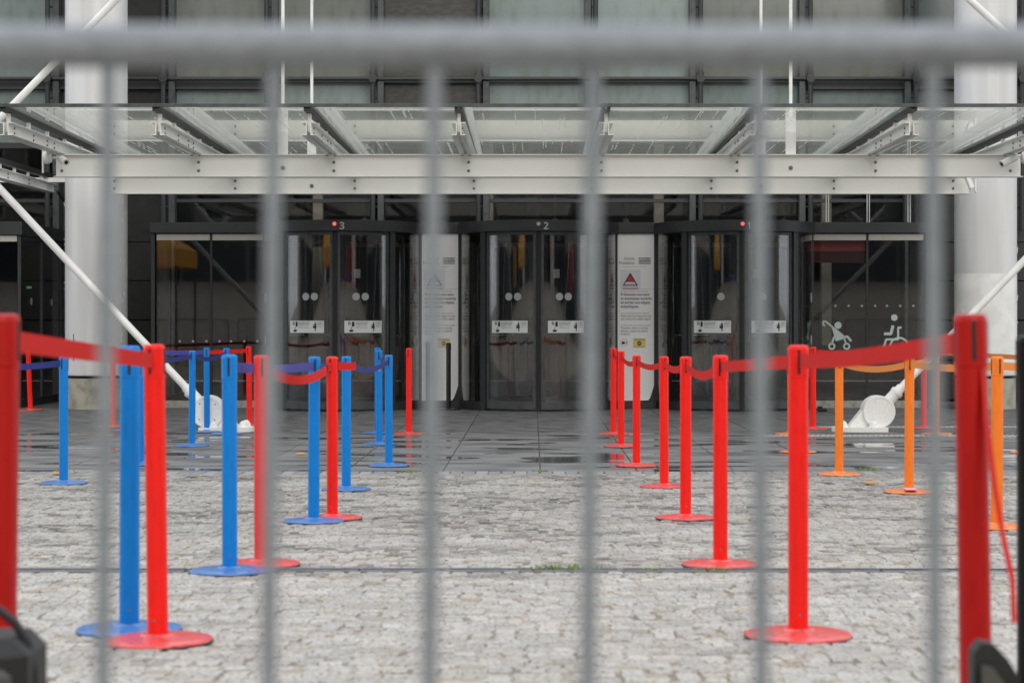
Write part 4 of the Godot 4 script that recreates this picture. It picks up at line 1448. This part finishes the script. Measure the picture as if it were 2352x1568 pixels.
# ------------------------------------------------------------------ cameras and antenna
func build_fittings() -> void:
	var spec := [[146.0, 369.0, 24.15, 1.0, "white bullet security camera at the left end of the front canopy beam"], [2318.0, 369.0, 24.2, -1.0, "white bullet security camera at the right end of the front canopy beam"]]
	for c in spec:
		var p := at(c[0], c[1], c[2])
		var s: float = c[3]
		var t := thing("security_camera", c[4], "camera", p, "security cameras on the canopy")
		var dir := Vector3(0.45, -0.28, 0.75).normalized() if s > 0 else Vector3(-0.85, -0.42, 0.35).normalized()
		var len := 0.20 if s > 0 else 0.24
		var y := dir
		var x := Vector3.UP.cross(y).normalized()
		var bs := Basis(x, y, x.cross(y))
		var xf := Transform3D(bs, Vector3.ZERO)
		var b := S()
		lathe(b, [Vector2(0, -len / 2), Vector2(0.038, -len / 2), Vector2(0.044, -len / 2 + 0.01), Vector2(0.044, len / 2), Vector2(0.038, len / 2), Vector2(0.036, len / 2 - 0.012), Vector2(0, len / 2 - 0.012)], 24, xf)
		put(t, "housing", b, M["white_paint"])
		b = S()
		lathe(b, [Vector2(0.023, len / 2 - 0.011), Vector2(0.023, len / 2 - 0.006), Vector2(0.014, len / 2 - 0.004), Vector2(0.0, len / 2 - 0.006)], 20, xf)
		put(t, "lens", b, M["rubber"])
		b = S()
		var back := -dir * (len / 2)
		var dome := Vector3(-s * 0.20, 0.04, -0.02)
		tube(b, [back * 0.8, back * 1.15 + Vector3(0, 0.01, 0), dome], 0.017, 10)
		put(t, "arm", b, M["white_paint"])
		b = S()
		lathe(b, [Vector2(0, -0.05), Vector2(0.075, -0.05), Vector2(0.078, 0.0), Vector2(0.06, 0.04), Vector2(0, 0.045)], 24, Transform3D(Basis(Vector3(0, 0, 1), -s * PI / 2), dome))
		put(t, "junction_box", b, M["white_paint"])
		b = S()
		span(b, dome + Vector3(-s * 0.066, -0.19, -0.03), dome + Vector3(-s * 0.052, 0.11, 0.03), 0.004)
		put(t, "mount_plate", b, M["beam_paint"])
	var p := at(2227, 417, 27.4)
	var t := thing("antenna_box", "small tilted white antenna box at the right end of the rear canopy beam", "antenna", p)
	var b := S()
	box(b, Vector3.ZERO, Vector3(0.09, 0.21, 0.045), 0.012, Transform3D(Basis(Vector3(0, 0, 1), 0.38) * Basis(Vector3.UP, 0.5), Vector3.ZERO))
	put(t, "housing", b, M["white_paint"])
	b = S()
	tube(b, [Vector3(0.09, 0.16, -0.02), Vector3(0.09, -0.13, -0.02), Vector3(0.108, -0.15, -0.02)], 0.014, 10)
	tube(b, [Vector3(0.02, 0.05, -0.01), Vector3(0.09, 0.06, -0.02)], 0.02, 8)
	put(t, "bracket", b, M["beam_paint"])
	# thin twin stays over the right sliding door
	var k := 0
	for px in [1901.0, 1995.0, 2089.0]:
		var q := at(px, 500, 30.9)
		var o := S()
		for s in [-0.018, 0.018]:
			tube(o, [Vector3(s, -0.10, 0), Vector3(s, 0.62, 0)], 0.008, 8)
		var st := put(self, "twin_stay", o, M["white_paint"], Vector3(q.x, 2.9, q.z))
		tag(st, ["pair of thin white stays above the right sliding door, nearest revolving door 1", "middle pair of thin white stays above the right sliding door", "pair of thin white stays above the right sliding door, nearest the right column"][k], "stay", "twin stays over the right door")
		k += 1
	# cable reel by the doors, helmet-like object on the fascia
	var bk := S()
	var q2 := Vector3((1889.0 - CX) / FOC * 28.6, 0.0, -28.6)
	box(bk, Vector3(0, 0.035, 0), Vector3(0.14, 0.05, 0.1), 0.015)
	box(bk, Vector3(-0.03, 0.075, 0), Vector3(0.07, 0.03, 0.08), 0.012)
	var o2 := put(self, "door_wedge", bk, M["rubber"], q2)
	tag(o2, "small black wedge lying on the slabs in front of the right sliding door", "wedge")

# ------------------------------------------------------------------ belt posts
func post_proto(col: String) -> Node3D:
	var t := Node3D.new()
	var b := S()
	lathe(b, [Vector2(0.178, 0.0), Vector2(0.182, 0.004), Vector2(0.180, 0.011), Vector2(0.150, 0.017), Vector2(0.06, 0.024), Vector2(0.05, 0.030), Vector2(0.0, 0.030)], 44)
	put(t, "base", b, M["base_" + col])
	b = S()
	lathe(b, [Vector2(0.17, -0.004), Vector2(0.1835, -0.003), Vector2(0.1835, 0.0045), Vector2(0.17, 0.005)], 44)
	put(t, "rim", b, M["rubber"])
	b = S()
	lathe(b, [Vector2(0.0345, 0.028), Vector2(0.0345, 0.872)], 28)
	put(t, "pole", b, M["post_" + col])
	b = S()
	lathe(b, [Vector2(0.0345, 0.868), Vector2(0.0365, 0.872), Vector2(0.0365, 0.966), Vector2(0.033, 0.977), Vector2(0.024, 0.980), Vector2(0.0, 0.980)], 28)
	var head := put(t, "head", b, M["post_" + col])
	for k in 4:
		b = S()
		var xf := Transform3D(Basis(Vector3.UP, k * PI / 2), Vector3.ZERO)
		box(b, Vector3(0, 0.924, 0.0345), Vector3(0.011, 0.086, 0.0065), 0.002, xf)
		put(head, "belt_slot", b, M["slot"])
	b = S()
	lathe(b, [Vector2(0.0045, 0.0), Vector2(0.0045, 0.002), Vector2(0.0, 0.003)], 10, Transform3D(Basis(Vector3.RIGHT, PI / 2), Vector3(0.004, 0.075, 0.034)))
	put(t, "screw", b, M["bolt_steel"])
	return t

func belt(owner: Node3D, a: Vector3, c: Vector3, sag: float, m: Material, twist := 0.0) -> void:
	var st := S()
	var n := 22
	var prev := []
	var side := (c - a)
	side.y = 0
	side = side.normalized().cross(Vector3.UP) * 0.0008
	for i in n + 1:
		var f := float(i) / n
		var p := a.lerp(c, f) - Vector3(0, sag * 4.0 * f * (1.0 - f), 0)
		var w := Vector3(0, 0.024, 0) + side.normalized() * 0.012 * twist * sin(f * PI * 2.0)
		var cur := [p - w - side, p + w - side, p + w + side, p - w + side]
		if i:
			var mid: Vector3 = (prev[0] + prev[2] + cur[0] + cur[2]) * 0.25
			for k in 4:
				face(st, [prev[k], prev[(k + 1) % 4], cur[(k + 1) % 4], cur[k]], mid, 3 + k)
		prev = cur
	var o := put(owner, "belt", st, m)
	o.transform = owner.transform.affine_inverse()

func build_posts() -> void:
	# colour, px of the foot, depth, lean in degrees (+ = top to the right), label
	var L := [
		["red", 69.0, 29.2, -2.2, "leaning red belt post in the background beside the dark side door"],                    # 0
		["blue", 145.0, 15.5, 0.2, "blue belt post standing alone between the near red post and the left column"],          # 1
		["red", 258.0, 24.5, 0.0, "thin distant red belt post in front of the left column foot"],                            # 2
		["blue", 322.0, 18.0, 0.0, "blue belt post almost wholly hidden behind the near blue and red pair"],                # 3
		["blue", 296.0, 6.93, 0.2, "large near blue belt post with its base behind the red base"],                           # 4
		["red", 362.0, 6.63, -0.9, "large near red belt post right beside a large blue one"],                               # 5
		["blue", 440.0, 20.7, 0.5, "blue belt post in front of the left rod anchor, navy belt on both sides"],              # 6
		["blue", 475.0, 23.4, -0.4, "blue belt post standing just before the left rod anchor drum"],                        # 7
		["blue", 519.0, 22.9, 0.2, "blue belt post mostly hidden behind a bigger blue post"],                                # 8
		["blue", 527.0, 9.08, -0.1, "blue belt post on the cobbles with its base on the drain line"],                        # 9
		["red", 573.0, 24.8, -0.7, "distant red belt post by the left sliding door sill"],                                  # 10
		["red", 600.0, 9.42, 0.0, "red belt post on the drain line, half behind a barrier bar"],                            # 11
		["blue", 720.0, 11.95, 0.3, "blue belt post touching the red post on its right, violet belt to the left"],           # 12
		["red", 763.0, 12.2, 0.0, "red belt post with a sagging red belt, between two blue posts"],                          # 13
		["blue", 795.0, 14.8, 0.0, "blue belt post just right of the red post with the sagging belt"],                       # 14
		["blue", 871.0, 21.0, -0.2, "blue belt post with a round white sticker below its head"],                             # 15
		["blue", 867.0, 23.1, 0.0, "farthest blue belt post of the left queue, behind the one with a sticker"],              # 16
		["blue", 893.0, 17.8, -0.1, "blue belt post standing on the dark slabs at the edge of the cobbles"],                # 17
		["red", 939.0, 22.95, 0.1, "single red belt post in front of revolving door 3"],                                     # 18
		["black", 1030.0, 29.5, 0.0, "black belt post before the left poster, below the yellow notice"],                    # 19
		["black", 983.0, 29.5, 0.0, "black belt post before the left poster, behind a blurred barrier bar"],                # 20
		["red", 1409.0, 22.9, 0.2, "farthest red belt post of the long right row, before the right poster edge"],           # 21
		["red", 1427.0, 20.6, 0.0, "second farthest red belt post of the right row"],                                        # 22
		["red", 1462.0, 17.8, 0.1, "red belt post of the right row standing on the slab edge"],                              # 23
		["red", 1526.0, 15.1, -0.1, "red belt post of the right row in front of the right poster's right edge"],             # 24
		["red", 1575.0, 12.2, 0.1, "red belt post of the right row on the cobbles, below door 1's left panes"],              # 25
		["red", 1655.0, 9.4, 0.0, "red belt post of the right row with its base on the drain line"],                         # 26
		["red", 1834.0, 6.78, 0.0, "large red belt post at the near end of the right row"],                                  # 27
		["red", 1868.0, 24.1, 0.2, "thin far red belt post just behind the large red one"],                                  # 28
		["orange", 1816.0, 22.9, 0.0, "far orange belt post hidden behind the large red post, base showing on the left"],    # 29
		["orange", 1834.0, 19.7, 0.0, "orange belt post hidden behind the large red post, base showing on both sides"],      # 30
		["orange", 1928.0, 16.7, 0.0, "orange belt post left of the right rod anchor"],                                      # 31
		["orange", 2089.0, 14.5, 0.2, "orange belt post with pink tape on its base, right of the rod anchor"],              # 32
		["red", 2123.0, 24.2, 0.0, "far red belt post behind the orange post with pink tape"],                               # 33
		["orange", 2152.0, 22.9, 0.0, "far orange belt post behind the rightmost barrier bar"],                              # 34
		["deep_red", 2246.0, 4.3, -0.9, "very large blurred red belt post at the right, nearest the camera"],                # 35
		["orange", 2291.0, 11.55, 0.0, "orange belt post at the right edge behind the nearest red post"],                    # 36
		["orange", 2364.0, 19.6, 0.0, "orange belt post cut off by the right edge, only its base showing"],                  # 37
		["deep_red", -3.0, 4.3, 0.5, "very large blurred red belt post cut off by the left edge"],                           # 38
		["black", 2367.0, 5.4, 0.0, "black belt post cut off by the right edge"],                                            # 39
		["blue", 296.0, 23.6, 0.0, "blue belt post hidden behind the large near blue one"],                                  # 40
		["blue", -170.0, 14.6, 0.0, "blue belt post just outside the left edge"],                                            # 41
		["orange", 2480.0, 12.4, 0.0, "orange belt post just outside the right edge"],                                       # 42
	]
	var group := {"red": "red belt posts of the queue", "blue": "blue belt posts of the queue", "orange": "orange belt posts of the queue", "deep_red": "red belt posts of the queue", "black": "black belt posts by the doors"}
	var roots := []
	var proto := {}
	for i in L.size():
		var r: Array = L[i]
		var o: Node3D
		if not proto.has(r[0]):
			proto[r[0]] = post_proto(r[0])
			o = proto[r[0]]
		else:
			o = proto[r[0]].duplicate()
		o.name = numbered(self, "belt_post")
		add_child(o, true)
		tag(o, r[4], "belt post", group[r[0]])
		var d: float = r[2]
		o.position = Vector3((float(r[1]) - CX) / FOC * d, ground_y(d) + (0.004 if d < 16.7 else 0.001), -d)
		o.rotation = Vector3(rng.randf_range(-0.006, 0.006), rng.randf_range(-0.25, 0.25), -deg_to_rad(r[3]))
		o.scale.y = 1.034 if r[0] == "deep_red" else 1.012
		roots.append(o)
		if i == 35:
			var darker_red: StandardMaterial3D = M["post_deep_red"].duplicate()
			darker_red.resource_name = "post_darker_red"
			darker_red.albedo_color = lin(0.42, 0.007, 0.005)  # pole and head of this post simply a darker red than deep_red
			for part in ["pole", "head"]: (o.get_node(part) as MeshInstance3D).material_override = darker_red
	# straps: from, to, sag, colour
	var links := [
		[38, 5, 0.0, "red"], [10, 2, 0.02, "red"], [2, 0, 0.03, "red"], [11, 13, 0.075, "red"],
		[9, 12, 0.015, "violet"], [12, 14, 0.02, "blue"], [14, 17, 0.06, "blue"], [17, 15, 0.045, "blue"], [15, 16, 0.02, "blue"],
		[6, 3, 0.02, "blue"], [8, 6, 0.05, "blue"], [7, 40, 0.01, "violet"], [1, 41, 0.03, "blue"],
		[22, 21, 0.05, "red"], [23, 22, 0.05, "red"], [24, 23, 0.04, "red"], [25, 24, 0.035, "red"], [26, 25, 0.05, "red"], [27, 26, 0.0, "red"], [35, 27, 0.01, "red"],
		[28, 33, 0.02, "red"], [32, 31, 0.045, "orange"], [30, 31, 0.03, "orange"], [29, 30, 0.03, "orange"], [32, 34, 0.03, "orange"], [36, 32, 0.02, "orange"], [34, 37, 0.0, "orange"], [36, 42, 0.01, "orange"],
	]
	for l in links:
		var a: Vector3 = roots[l[0]].transform * Vector3(0, 0.925, 0)
		var c: Vector3 = roots[l[1]].transform * Vector3(0, 0.925, 0)
		var e := (c - a).normalized() * 0.03
		belt(roots[l[0]], a + e, c - e, l[2], M["belt_" + l[3]], 0.6 if l[2] > 0.06 else 0.0)
	# loose end from the red post, and the slack strap of the nearest red post
	var a0: Vector3 = roots[13].transform * Vector3(0.03, 0.925, 0)
	belt(roots[13], a0, a0 + Vector3(0.10, -0.005, -0.16), 0.004, M["belt_red"])
	var st := S()
	var pts := [at(2258, 830, 4.28), at(2266, 960, 4.25), at(2284, 1110, 4.2), at(2304, 1230, 4.15), at(2326, 1330, 4.1), at(2330, 1430, 4.08)]
	var prev := []
	for i in pts.size():
		var p: Vector3 = pts[i]
		var cur := [p + Vector3(-0.008, 0, 0.012), p + Vector3(0.008, 0, -0.012), p + Vector3(0.0088, 0, -0.0112), p + Vector3(-0.0072, 0, 0.0128)]
		if i:
			var mid: Vector3 = (prev[0] + prev[2] + cur[0] + cur[2]) * 0.25
			for k in 4: face(st, [prev[k], prev[(k + 1) % 4], cur[(k + 1) % 4], cur[k]], mid, 3 + k)
		prev = cur
	var sl := put(roots[35], "slack_strap", st, M["belt_red"])
	sl.transform = roots[35].transform.affine_inverse()
	# sticker on one blue post, tape on one orange base
	st = S()
	ring2(st, Vector2.ZERO, 0.010, 0.021, 0, TAU, 0.0, 0.002, Transform3D.IDENTITY, 20)
	var ri := put(roots[15], "round_sticker", bend(mesh_of(st), Vector3(0, 0.79, 0), 0.0347, 0.0), M["window_frame"])
	ri.rotation.y = -roots[15].rotation.y
	st = S()
	box(st, Vector3(0, 0.034, 0.09), Vector3(0.085, 0.008, 0.16), 0.003)
	put(roots[32], "tape", st, M["pink_tape"])

# ------------------------------------------------------------------ barriers
func barrier_proto(fr: float, br: float) -> Node3D:
	# origin on the ground under the middle; the camera looks through this one
	var t := Node3D.new()
	var y0 := 0.17
	var y1 := 1.087
	var x0 := -1.12
	var x1 := 1.18
	var rc := 0.13
	var pts := []
	for cn in [[x1 - rc, y1 - rc, 0.0], [x0 + rc, y1 - rc, PI / 2], [x0 + rc, y0 + rc, PI], [x1 - rc, y0 + rc, PI * 1.5]]:
		for k in 7:
			var a: float = cn[2] + PI / 2 * k / 6.0
			pts.append(Vector3(cn[0] + cos(a) * rc, cn[1] + sin(a) * rc, 0))
	pts.append(pts[0])
	var b := S()
	tube(b, pts, fr, 14, false)
	put(t, "frame", b, M["galvanised"])
	var bx := [-0.2988, -0.184, -0.0724, 0.0377, 0.1585, 0.279]
	for k in range(1, 8): bx.append(0.279 + 0.1156 * k)
	for k in range(1, 7): bx.append(-0.2988 - 0.1156 * k)
	for x in bx:
		b = S()
		var dx := 0.004 if x < 0.1 else -0.002
		tube(b, [Vector3(x - dx, y0 + 0.01, 0), Vector3(x + dx, y1 - 0.01, 0)], br, 12)
		put(t, "bar", b, M["galvanised"])
	for x in [-0.85, 0.9]:
		b = S()
		tube(b, [Vector3(x, 0.02, -0.3), Vector3(x, 0.03, -0.27), Vector3(x, 0.17, -0.05), Vector3(x, 0.18, 0.05), Vector3(x, 0.03, 0.27), Vector3(x, 0.02, 0.3)], 0.013, 10)
		put(t, "foot", b, M["galvanised"])
	b = S()
	tube(b, [Vector3(x0, 0.85, 0), Vector3(x0 - 0.05, 0.87, 0), Vector3(x0 - 0.06, 0.80, 0)], 0.008, 8)
	tube(b, [Vector3(x0, 0.40, 0), Vector3(x0 - 0.05, 0.42, 0), Vector3(x0 - 0.06, 0.35, 0)], 0.008, 8)
	put(t, "hook", b, M["galvanised"])
	return t

func build_barriers() -> void:
	var p := barrier_proto(0.0155, 0.0058)
	var heavy: Node3D = null
	p.set_meta("base_name", "crowd_barrier")
	p.name = numbered(self, "crowd_barrier")
	add_child(p, true)
	tag(p, "grey steel crowd barrier with vertical bars that the picture is taken through", "barrier", "crowd barriers across the square")
	p.position = Vector3(0, ground_y(1.38) + 0.002, -1.38)
	var more := [[-2.55, 1.75, 0.12, "barrier next on the left of the one looked through"], [-5.0, 2.1, 0.05, "second barrier to the left of the one looked through"], [-7.5, 2.4, 0.16, "third barrier to the left of the one looked through"], [2.75, 1.7, -0.1, "barrier next on the right of the one looked through"], [5.2, 2.0, -0.08, "second barrier to the right of the one looked through"], [7.7, 2.4, -0.2, "third barrier to the right of the one looked through"]]
	more.append([-9.95, 2.9, 0.1, "fourth barrier to the left of the one looked through"])
	more.append([-12.3, 3.0, -0.05, "fifth barrier to the left of the one looked through"])
	more.append([10.1, 2.8, -0.1, "fourth barrier to the right of the one looked through"])
	more.append([12.5, 3.0, 0.06, "fifth barrier to the right of the one looked through"])
	for m in more:
		if heavy == null:
			heavy = barrier_proto(0.02, 0.0095)
			heavy.set_meta("base_name", "crowd_barrier")
			heavy.name = numbered(self, "crowd_barrier")
			add_child(heavy, true)
			tag(heavy, m[3], "barrier", "crowd barriers across the square")
			heavy.position = Vector3(m[0], ground_y(m[1]), -m[1])
			heavy.rotation.y = m[2]
		else:
			copy(heavy, m[3], Vector3(m[0], ground_y(m[1]), -m[1]), m[2])

# ------------------------------------------------------------------ dark casings close to the camera
func build_foreground() -> void:
	var t := thing("post_weight", "dark grey moulded block with a black strap in the bottom left corner", "weight block", Vector3(-1.10, ground_y(3.7), -3.7))
	var b := S()
	box(b, Vector3(0.058, 0.2, 0), Vector3(0.24, 0.4, 0.2), 0.03)
	put(t, "body", b, M["casing_black"])
	b = S()
	box(b, Vector3(0.132, 0.17, 0.1), Vector3(0.045, 0.36, 0.03), 0.014)
	box(b, Vector3(0.07, 0.17, 0.1), Vector3(0.045, 0.36, 0.03), 0.014)
	put(t, "rib", b, M["casing_grey"])
	b = S()
	tube(b, [Vector3(0.0, 0.462, 0.02), Vector3(0.07, 0.458, 0.02), Vector3(0.112, 0.446, 0.02), Vector3(0.142, 0.422, 0.02), Vector3(0.165, 0.385, 0.02), Vector3(0.176, 0.33, 0.02), Vector3(0.179, 0.25, 0.02)], 0.009, 10)
	put(t, "strap", b, M["casing_black"])
	t = thing("post_weight", "dark grey moulded block with a sloping top at the foot of the nearest red post", "weight block", Vector3(0.875, ground_y(3.75), -3.75))
	b = S()
	prism(b, PackedVector2Array([Vector2(-0.065, 0.0), Vector2(0.022, 0.0), Vector2(0.022, 0.325), Vector2(0.0, 0.36), Vector2(-0.025, 0.386), Vector2(-0.048, 0.389), Vector2(-0.062, 0.37)]), 0.03, 0.08)
	put(t, "body", b, M["casing_black"])
	b = S()
	prism(b, PackedVector2Array([Vector2(-0.044, 0.0), Vector2(0.012, 0.0), Vector2(0.012, 0.285), Vector2(-0.03, 0.345), Vector2(-0.05, 0.35)]), 0.081, 0.105)
	put(t, "rib", b, M["casing_grey"])
	b = S()
	box(b, Vector3(0.042, 0.145, 0.10), Vector3(0.10, 0.30, 0.06), 0.012)
	put(t, "side_block", b, M["casing_black"])

# ------------------------------------------------------------------ far side of the square (mirrored in the glass)
func build_far_side() -> void:
	var specs := [
		[-33.0, 78.0, PI, 15.0, 17.0, "limestone", "pale stone house across the square, mirrored in the left doors"],
		[-17.5, 78.0, PI, 14.0, 19.0, "render_pale", "cream house across the square, left of the middle one"],
		[-3.0, 78.0, PI, 14.0, 17.5, "limestone", "stone house across the square facing the middle revolving door"],
		[12.0, 78.0, PI, 15.0, 18.5, "render_pale", "cream house across the square, right of the middle one"],
		[28.0, 78.0, PI, 16.0, 17.0, "limestone", "stone house across the square with a red awning, mirrored in the right doors"],
		[-46.0, 64.0, PI / 2, 24.0, 18.0, "render_pale", "cream house on the left side of the square, farthest from the museum"],
		[-46.0, 37.0, PI / 2, 26.0, 16.5, "limestone", "stone house in the middle of the square's left side"],
		[-46.0, 8.0, PI / 2, 28.0, 18.0, "render_pale", "cream house on the left side of the square, nearest the museum"],
		[46.0, 64.0, -PI / 2, 24.0, 17.0, "limestone", "stone house on the right side of the square, farthest from the museum"],
		[46.0, 37.0, -PI / 2, 26.0, 19.0, "render_pale", "cream house in the middle of the square's right side"],
		[46.0, 8.0, -PI / 2, 28.0, 17.0, "limestone", "stone house on the right side of the square, nearest the museum"],
	]
	var n := 0
	for s in specs:
		var x: float = s[0]
		var w: float = s[3]
		var h: float = s[4]
		var t := thing("town_house", s[6], "building", Vector3(x, ground_y(-s[1]), s[1]), "houses around the square")
		t.rotation.y = s[2]
		var b := S()
		span(b, Vector3(-w / 2, -0.5, -10), Vector3(w / 2, h, 0))
		put(t, "wall", b, M[s[5]])
		b = S()
		prism(b, PackedVector2Array([Vector2(-10, h), Vector2(0.2, h), Vector2(-1.5, h + 3.0), Vector2(-8, h + 3.2)]), -w / 2, w / 2, Transform3D(Basis(Vector3.UP, -PI / 2), Vector3.ZERO))
		put(t, "roof", b, M["roof_zinc"])
		var wb := S()
		span(wb, Vector3(-0.75, 0, 0.02), Vector3(0.75, 2.2, 0.12), 0.03)
		var wm := mesh_of(wb)
		var pb := S()
		for k in 2: span(pb, Vector3(-0.62 + 0.64 * k, 0.12, 0.12), Vector3(-0.02 + 0.64 * k, 2.08, 0.14))
		var pm := mesh_of(pb)
		var cols := 5 if n < 5 else 8
		for r in 4:
			for c in cols:
				var o := put(t, "window", wm, M["window_frame"], Vector3(-w / 2 + w * (c + 0.5) / cols, 4.6 + r * 3.3, 0))
				put(o, "pane", pm, M["window_dark"])
		for c in 3:
			b = S()
			span(b, Vector3(-w / 2 + w * c / 3 + 0.15, 0.0, 0.02), Vector3(-w / 2 + w * (c + 1) / 3 - 0.15, 3.9, 0.1))
			put(t, "shop_window", b, M["window_dark"])
		if n == 4:
			b = S()
			prism(b, PackedVector2Array([Vector2(0.1, 3.1), Vector2(1.8, 2.4), Vector2(1.8, 1.7), Vector2(1.76, 1.7), Vector2(1.76, 2.36), Vector2(0.1, 3.04)]), 3.4, 8.0, Transform3D(Basis(Vector3.UP, -PI / 2), Vector3.ZERO))
			put(t, "awning", b, M["awning_red"])
		n += 1
	# plane trees before the houses
	var leaf := S()
	for i in 2600:
		var dir := Vector3(rng.randfn(), rng.randfn() * 0.9, rng.randfn()).normalized()
		var lobe := 0.72 + 0.28 * sin(dir.x * 5.0 + 1.0) * cos(dir.z * 4.0 + dir.y * 3.0)
		var p := Vector3(0, 7.2, 0) + dir * Vector3(3.4, 3.6, 3.4) * lobe * pow(rng.randf(), 0.35)
		var u := Vector3(rng.randfn(), rng.randfn(), rng.randfn()).normalized() * 0.34
		var v2 := u.cross(Vector3(rng.randfn(), rng.randfn(), rng.randfn())).normalized() * 0.26
		face(leaf, [p - u, p + v2, p + u, p - v2], p - Vector3.UP)
	var crown := mesh_of(leaf)
	var trunk := S()
	lathe(trunk, [Vector2(0.32, 0.0), Vector2(0.24, 0.6), Vector2(0.18, 4.4), Vector2(0.08, 6.5), Vector2(0.0, 6.6)], 12)
	for k in 5:
		var a := TAU * k / 5.0
		tube(trunk, [Vector3(0, 3.6 + 0.25 * k, 0), Vector3(cos(a) * 1.0, 5.2 + 0.2 * k, sin(a) * 1.0), Vector3(cos(a) * 2.1, 7.0 + 0.2 * k, sin(a) * 2.1)], 0.07, 6)
	var trunk_mesh := mesh_of(trunk)
	var tl := ["leafy tree across the square before the leftmost house", "leafy tree across the square, second from the left", "leafy tree across the square before the middle house", "leafy tree across the square, second from the right", "leafy tree across the square before the rightmost house", "leafy tree across the square between the two right houses"]
	var tx := [-28.0, -15.5, -4.0, 6.5, 33.0, 14.5]
	for k in 6:
		var z := 58.0 + 5.0 * (k % 2)
		var tr := thing("plane_tree", tl[k], "tree", Vector3(tx[k], ground_y(-z), z), "trees across the square")
		tr.rotation.y = k * 1.1
		put(tr, "trunk", trunk_mesh, M["bark"])
		put(tr, "crown", crown, M["foliage"])
	# yellow pavilion beside the queue, out of frame, mirrored in the left door
	var t := thing("pavilion_tent", "yellow pavilion tent mirrored in the left sliding door", "tent", Vector3(-10.75, ground_y(7.0), -7.0))
	var b := S()
	for k in 4:
		var a := k * PI / 2
		var xf := Transform3D(Basis(Vector3.UP, a), Vector3.ZERO)
		face(b, [xf * Vector3(-1.5, 3.05, 1.5), xf * Vector3(1.5, 3.05, 1.5), Vector3(0, 4.2, 0)], Vector3(0, 2, 0))
		face(b, [xf * Vector3(-1.5, 2.6, 1.5), xf * Vector3(1.5, 2.6, 1.5), xf * Vector3(1.5, 3.05, 1.5), xf * Vector3(-1.5, 3.05, 1.5)], Vector3(0, 2.8, 0))
	put(t, "roof", b, M["tent_yellow"])
	for sx in [-1.45, 1.45]:
		for sz in [-1.45, 1.45]:
			b = S()
			tube(b, [Vector3(sx, 0, sz), Vector3(sx, 3.0, sz)], 0.03, 8)
			put(t, "leg", b, M["tent_pole"])
